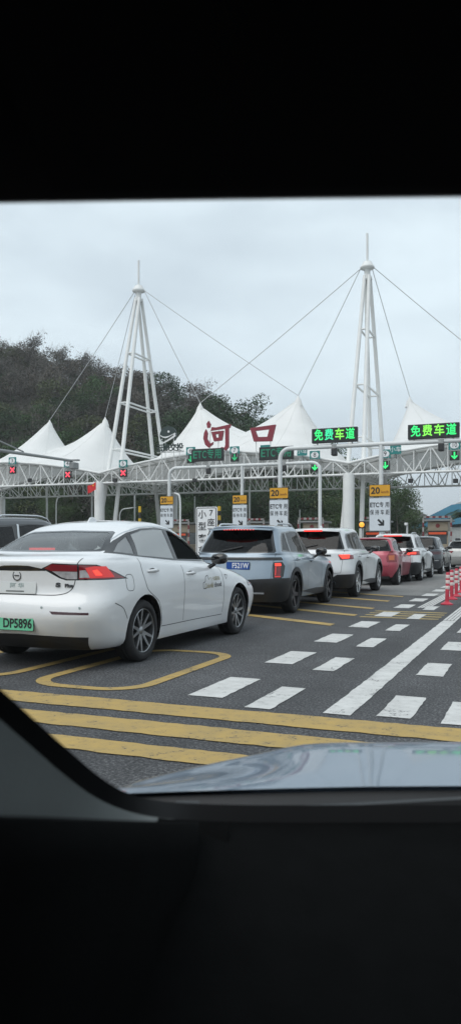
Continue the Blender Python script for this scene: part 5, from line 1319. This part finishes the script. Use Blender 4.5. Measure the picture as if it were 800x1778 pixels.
# second white SUV
cfg = suv_cfg(P_white, H=1.66, rov=.92, Lf=3.60, rake=.16, wheel='star', belt=1.08, rw=.355); cfg['rim'] = M_silver
cfg['lamps'] = [('brake_lamp', planes2d([(.52,1.0),(.80,1.0),(.80,.93),(.55,.93)], 'xz')+[cutp('y',-.60,1)], M_brakehot, .008), ('tail_lamp', planes2d([(.36,1.03),(1,1.04),(1,.90),(.52,.89)], 'xz')+[cutp('y',-.50,1)], M_lampred, .006)]
cfg['center_parts'] = [('bumper_cladding', planes2d([(-.1,.20),(1.2,.20),(1.2,.60),(.80,.66),(-.1,.56)], 'xz')+[cutp('y',-.42,1)], M_blackpl, .010)]
Y4 = 27.6
car, bvh, dp = build_car(cfg, 'white_suv', 'white SUV with silver roof rails, just ahead of the red hatchback', 'car', (-4.80, Y4, 0), R(.0)); roof_rails(car, bvh, .56, -.15, 1.1, M_silver); spoiler(car, 1.66, -.50, .58, P_white)
MB().box((0,-.66,1.562),(.62,.03,.035)).build('high_brake_lamp', M_brake, car)

# dark SUV ahead
P_dk = paint_mat('slate_paint', (.045,.052,.062), .3)
cfg = suv_cfg(P_dk, H=1.62, rov=.90, Lf=3.55, rake=.06, belt=1.06, rw=.35); cfg['arch_trim'] = 0; cfg['rim'] = M_silver
cfg['lamps'] = [('tail_lamp', planes2d([(.40,.96),(1,.97),(1,.84),(.45,.84)], 'xz')+[cutp('y',-.55,1)], M_lampdark, .006)]
cfg['center_parts'] = [('bumper_trim', planes2d([(-.1,.60),(.8,.60),(.8,.57),(-.1,.57)], 'xz')+[cutp('y',-.42,1)], M_silver, .008)]
car, bvh, dp = build_car(cfg, 'dark_suv', 'dark slate SUV ahead of the second white SUV, far along the queue', 'car', (-4.85, 34.2, 0), 0)

# pale estate further on, and a dark one at the edge
P_sil = paint_mat('champagne_paint', (.42,.42,.40), .3)
cfg = suv_cfg(P_sil, H=1.48, rov=.98, Lf=3.6, rake=.25, belt=1.0, rw=.325); cfg['arch_trim'] = 0; cfg['clad'] = cfg['clad'][:0]; cfg['rim'] = M_silver
cfg['lamps'] = [('tail_lamp', planes2d([(.42,.93),(1,.94),(1,.82),(.50,.83)], 'xz')+[cutp('y',-.55,1)], M_lampred, .006)]
car, bvh, dp = build_car(cfg, 'silver_car', 'pale champagne car at the right edge beyond the bollards', 'car', (-3.75, 41.5, 0), 0)
cfg = suv_cfg(P_dk, H=1.60, rov=.9, Lf=3.5, belt=1.06); cfg['arch_trim'] = 0
cfg['lamps'] = [('tail_lamp', planes2d([(.50,.96),(1,.97),(1,.84),(.55,.84)], 'xz')+[cutp('y',-.55,1)], M_lampdark, .006)]
car, bvh, dp = build_car(cfg, 'dark_suv', 'dark SUV at the right edge, farthest car of the queue', 'car', (-4.0, 48.5, 0), 0)

# dark SUV in the next lane to the left
P_blk = paint_mat('black_grey_paint', (.04,.043,.048), .25)
cfg = suv_cfg(P_blk, H=1.74, rov=.95, Lf=3.7, wb=2.82, rake=.04, belt=1.12, cowl=2.15, rw=.37); cfg['rim'] = M_silver
cfg['lamps'] = [('tail_lamp', planes2d([(.60,1.05),(1,1.05),(1,.80),(.62,.80)], 'xz')+[cutp('y',-.60,1)], M_lampdark, .006)]
car, bvh, dp = build_car(cfg, 'dark_suv', 'dark grey SUV in the next lane, behind the sedan at the left edge', 'car', (-8.7, 10.4, 0), 0, 'cars in the next lane')
roof_rails(car, bvh, .57, -.3, 1.2, M_silver)
for s in (1,): 
    mb = MB(); ribbon(mb, bvh, dense([(.0,1.20),(.10,1.60)]), SIDE, .05, .006); me = bpy.data.meshes.new('bright_pillar'); me.from_pydata(mb.v, [], mb.f); finish('bright_pillar', me, M_silver, car)
# ================================================================== THE CAR THE PICTURE IS TAKEN FROM
# local frame: x right, y ahead (turned with the camera), origin under the camera
own = empty('own_car', (0,0,0), YAW, 'pale blue car the view is taken from, bonnet and dark dashboard at the bottom', 'car')
P_own = paint_mat('ice_blue_paint', (.13,.18,.24), .15, .4); n_ = P_own.node_tree.nodes['Principled BSDF']; n_.inputs['Coat Roughness'].default_value = .045; n_.inputs['Coat Weight'].default_value = .75
M_dash = mat('dashboard_black', (.0035,.0038,.004), .9, spec=.06, var=.2, vscale=30, bump=.1, bscale=300); M_trim = mat('pillar_trim_grey', (.25,.27,.265), .75, var=.06, vscale=8, bump=.15, bscale=500)
M_frit = mat('seal_black', (.006,.006,.007), .5); M_headl = mat('headliner_dark', (.008,.008,.009), .95, spec=.1)
def L(px, py, d): return Vector(((px-400)/FPX*d, d, CAMZ+(HOR-py)*d/FPX))
XC = .66
def hood_z(x, y):
    zc = pchip([1.0,1.1,1.2,1.3,1.45,1.6,1.9,2.05,2.15], [.946,.944,.940,.934,.893,.845,.74,.66,.55], np.array([y]))[0]
    xx = x if x < XC else 2*XC-x                        # mirrored about the car's middle
    drop = .028*(max(0, .20-xx)/.2)**1.4 + (.5*max(0, -.17-xx)**1.05 if xx < -.17 else 0)
    ridge = .004*math.exp(-((xx-.12)/.05)**2)
    k = sstep(1.03, 1.30, y); drop = .10*drop*(1-k)+drop*k if xx > -.17 else drop*max(k, min(1, (-.17-xx)/.05))
    return zc-drop+ridge*k
mb = MB(); xs = np.linspace(XC-.90, XC+.90, 70); ys = np.linspace(1.04, 2.15, 44)
for y in ys:
    for x in xs: mb.v.append((x, y-.02*((x-XC)/.9)**2, hood_z(x, y)))
for j in range(43):
    for i in range(69): mb.f.append((j*70+i, j*70+i+1, (j+1)*70+i+1, (j+1)*70+i))
mb.build('bonnet', P_own, own, smooth=180)
for s in (-1,1):   # wings falling away beside the bonnet
    mb = MB(); X = XC+s*.90; pr = [(0,0),(.012,-.05),(.016,-.25),(.0,-.55)]
    for y in np.linspace(1.04,2.15,20):
        for dx, dz in pr: mb.v.append((X+s*dx, y-.02, hood_z(X, y)+dz))
    for j in range(19):
        for i in range(3): mb.f.append((j*4+i, j*4+i+1, (j+1)*4+i+1, (j+1)*4+i))
    mb.build('front_wing', P_own, own, smooth=60)
    MB().box((XC+s*.92,-.3,.62),(.06,2.6,.62)).build('door', P_own, own, bevel=.02)
    MB().box((XC+s*.88,-.3,.62),(.05,2.5,.60)).build('door_trim', M_headl, own, bevel=.02)
MB().box((XC,2.10,.36),(1.74,.12,.32)).build('bumper', P_own, own, bevel=.04)
# cowl panel with wiper, between bonnet and glass
mb = MB(); xs = np.linspace(XC-.82, XC+.82, 30)
for k, (dy, z) in enumerate(((1.045,.938),(1.03,.925),(.99,.905),(.90,.895))):
    for x in xs: mb.v.append((x, dy-.02*((x-XC)/.9)**2, z-.003*(max(0,.2-min(x,2*XC-x))/.2)**1.4))
for j in range(3):
    for i in range(29): mb.f.append((j*30+i, j*30+i+1, (j+1)*30+i+1, (j+1)*30+i))
mb.build('cowl_panel', M_blackpl, own, smooth=60)
wp = [(XC-.72,.962,.925),(XC-.3,1.0,.935),(XC+.1,1.0,.938)]
MB().tube(wp, .011, 6).build('wiper', M_frit, own); MB().box((-.055,.985,.931),(.035,.02,.02)).build('wiper_joint', M_frit, own, bevel=.005)
# windscreen edge: black band from the pillar down into the corner and along the base
edge = [(-260,985,.40),(-130,1085,.47),(0,1195,.56),(65,1254,.62),(130,1312,.69),(178,1352,.75),(215,1374,.79),(262,1388,.83),(330,1395,.86),(450,1398,.875),(650,1398,.885),(900,1398,.885),(1300,1400,.87),(1700,1404,.84)]
ei = [(-290,1010,.395),(-160,1112,.465),(-30,1222,.555),(40,1282,.615),(108,1341,.685),(160,1380,.745),(205,1402,.785),(262,1417,.825),(335,1424,.855),(450,1428,.87),(650,1428,.88),(900,1428,.88),(1300,1430,.865),(1700,1434,.835)]
def smooth3(P, n=5):
    P = np.array([list(p) for p in P]); t = np.arange(len(P)); td = np.linspace(0, len(P)-1, (len(P)-1)*n+1)
    return [Vector(q) for q in np.column_stack([pchip(t, P[:,k], td) for k in range(3)])]
A = smooth3([L(*p) for p in edge]); B = smooth3([L(*p) for p in ei]); n = len(A)
def loft(curves, name, m, smooth=60):
    mb = MB(); n = len(curves[0])
    for c in curves: mb.v += [tuple(p) for p in c]
    for k in range(len(curves)-1):
        for i in range(n-1): mb.f.append((k*n+i, k*n+i+1, (k+1)*n+i+1, (k+1)*n+i))
    return mb.build(name, m, own, smooth=smooth)
out = [a+Vector((-.012,.02,-.03)) for a in A]
loft([out, [a+Vector((0,.006,-.004)) for a in A], A, B], 'glass_seal', M_frit)
# grey pillar foot and dark dashboard share the inner edge of the seal
cut = next(i for i, b in enumerate(B) if b.x/b.y > (300-400)/FPX)
B1 = [b+Vector((0,-.001,0)) for b in B[:cut+1]]
mid = [b+Vector((-.05,-.09,-.06)) for b in B1]; low = [b+Vector((-.10,-.22,-.26)) for b in B1]; low2 = [b+Vector((-.10,-.30,-.55)) for b in B1]
loft([B1, [b+Vector((-.012,-.025,-.006)) for b in B1], mid, low, low2], 'pillar_trim', M_trim)
t_ = [B1[-1]+Vector((-.002,-.002,-.004)), B1[-1]+Vector((.0,-.10,-.07)), B1[-1]+Vector((.0,-.30,-.2)), B1[-1]+Vector((.0,-.5,-.3))]
loft([[p+Vector((-.25,0,-.25)) for p in t_], [p+Vector((-.10,0,-.05)) for p in t_], t_, [p+Vector((.06,0,0)) for p in t_]], 'dashboard_end', M_dash)
B2 = B[max(0,cut-2):]
d1 = [b+Vector((0,-.03,-.004)) for b in B2]; d2 = [Vector((b.x, .60, .895)) for b in B2]; d3 = [Vector((b.x, .34, .86)) for b in B2]; d4 = [Vector((b.x, .25, .78)) for b in B2]; d5 = [Vector((b.x, .27, .45)) for b in B2]
loft([B2, d1, d2, d3, d4, d5], 'dashboard', M_dash)
# black top of the door card in front of the pillar foot
tp = smooth3([L(-320,1420,.42), L(-120,1421,.46), L(60,1424,.50), L(200,1429,.60), L(300,1431,.72), L(345,1431,.80)])
loft([[p+Vector((-.01,.05,-.03)) for p in tp], [p+Vector((0,.012,-.002)) for p in tp], tp, [p+Vector((0,-.02,-.02)) for p in tp], [p+Vector((-.005,-.05,-.12)) for p in tp], [p+Vector((0,-.10,-.5)) for p in tp]], 'door_card', M_dash)
# A pillars up to the roof, windscreen header, headliner, roof skin
zh, yh = L(400, 352, .50).z, .50
pl = [A[0]+Vector((-.02,0,.0)), Vector((-.235,.30,1.36)), Vector((-.25,.12,zh+.02))]
MB().tube([A[6]+Vector((-.05,-.03,-.02)), A[0]+Vector((-.03,0,0))]+pl[1:], [.02,.035,.035,.04], 8).build('windscreen_pillar', M_headl, own, smooth=60)
mir = lambda v: Vector((2*XC-v.x, v.y, v.z))
MB().tube([mir(Vector((-.12,.84,.93))), mir(Vector((-.17,.55,1.2))), mir(Vector((-.24,.12,zh+.02)))], .04, 8).build('windscreen_pillar', M_headl, own, smooth=60)
hx = np.linspace(XC-.92, XC+.92, 30)
def header(dy, dz): return [Vector((x, yh+dy-.06*((x-XC)/.9)**2+.02, zh+dz-.035*((x-XC)/.9)**2+.012)) for x in hx]
loft([header(.0,.004), header(-.012,0), header(-.10,.012), header(-.30,.035), header(-.9,.05), header(-1.7,.03), header(-2.0,-.03), header(-2.15,-.40)], 'headliner', M_headl)
loft([header(.02,.012), header(-.02,.035), header(-.30,.075), header(-.9,.09), header(-1.7,.07), header(-2.05,.0), header(-2.2,-.42)], 'roof', P_own)
loft([header(.0,.004), header(.02,.012)], 'header_seal', M_frit)
for x0, x1 in ((-.10,.36),(.98,1.42)):
    xs_ = np.linspace(x0, x1, 8); f = lambda dy, dz: [Vector((x, yh+dy-.06*((x-XC)/.9)**2+.02, zh+dz-.035*((x-XC)/.9)**2+.012)) for x in xs_]
    loft([f(-.035,.002), f(-.04,-.008), f(-.20,.004), f(-.205,.022)], 'sun_visor', M_headl)
for s in (-1,1): MB().box((XC+s*.86,-.6,1.20),(.06,.10,.62)).build('middle_pillar', M_headl, own, bevel=.02)
MB().box((XC,-1.66,.75),(1.7,.08,.85)).build('rear_bulkhead', M_headl, own); MB().box((XC,-.5,.30),(1.76,2.4,.1)).build('cabin_floor', M_headl, own)
for s in (-1,1):
    for cy in (1.55,-1.15): add_wheel(own, XC+s*.80, cy, .34, .22, 'twin', s)

# ================================================================== AIR
M_haze = bpy.data.materials.new('haze'); M_haze.use_nodes = True; hn = M_haze.node_tree.nodes; hn.clear()
ho = hn.new('ShaderNodeOutputMaterial'); hv = hn.new('ShaderNodeVolumePrincipled'); hv.inputs['Density'].default_value = .00045; hv.inputs['Color'].default_value = (.92,.95,.98,1)
M_haze.node_tree.links.new(hv.outputs['Volume'], ho.inputs['Volume'])
tag(MB().box((0,1650,72),(5100,3800,146)).build('haze', M_haze), 'thin pale haze over the whole place', 'haze', kind='stuff')
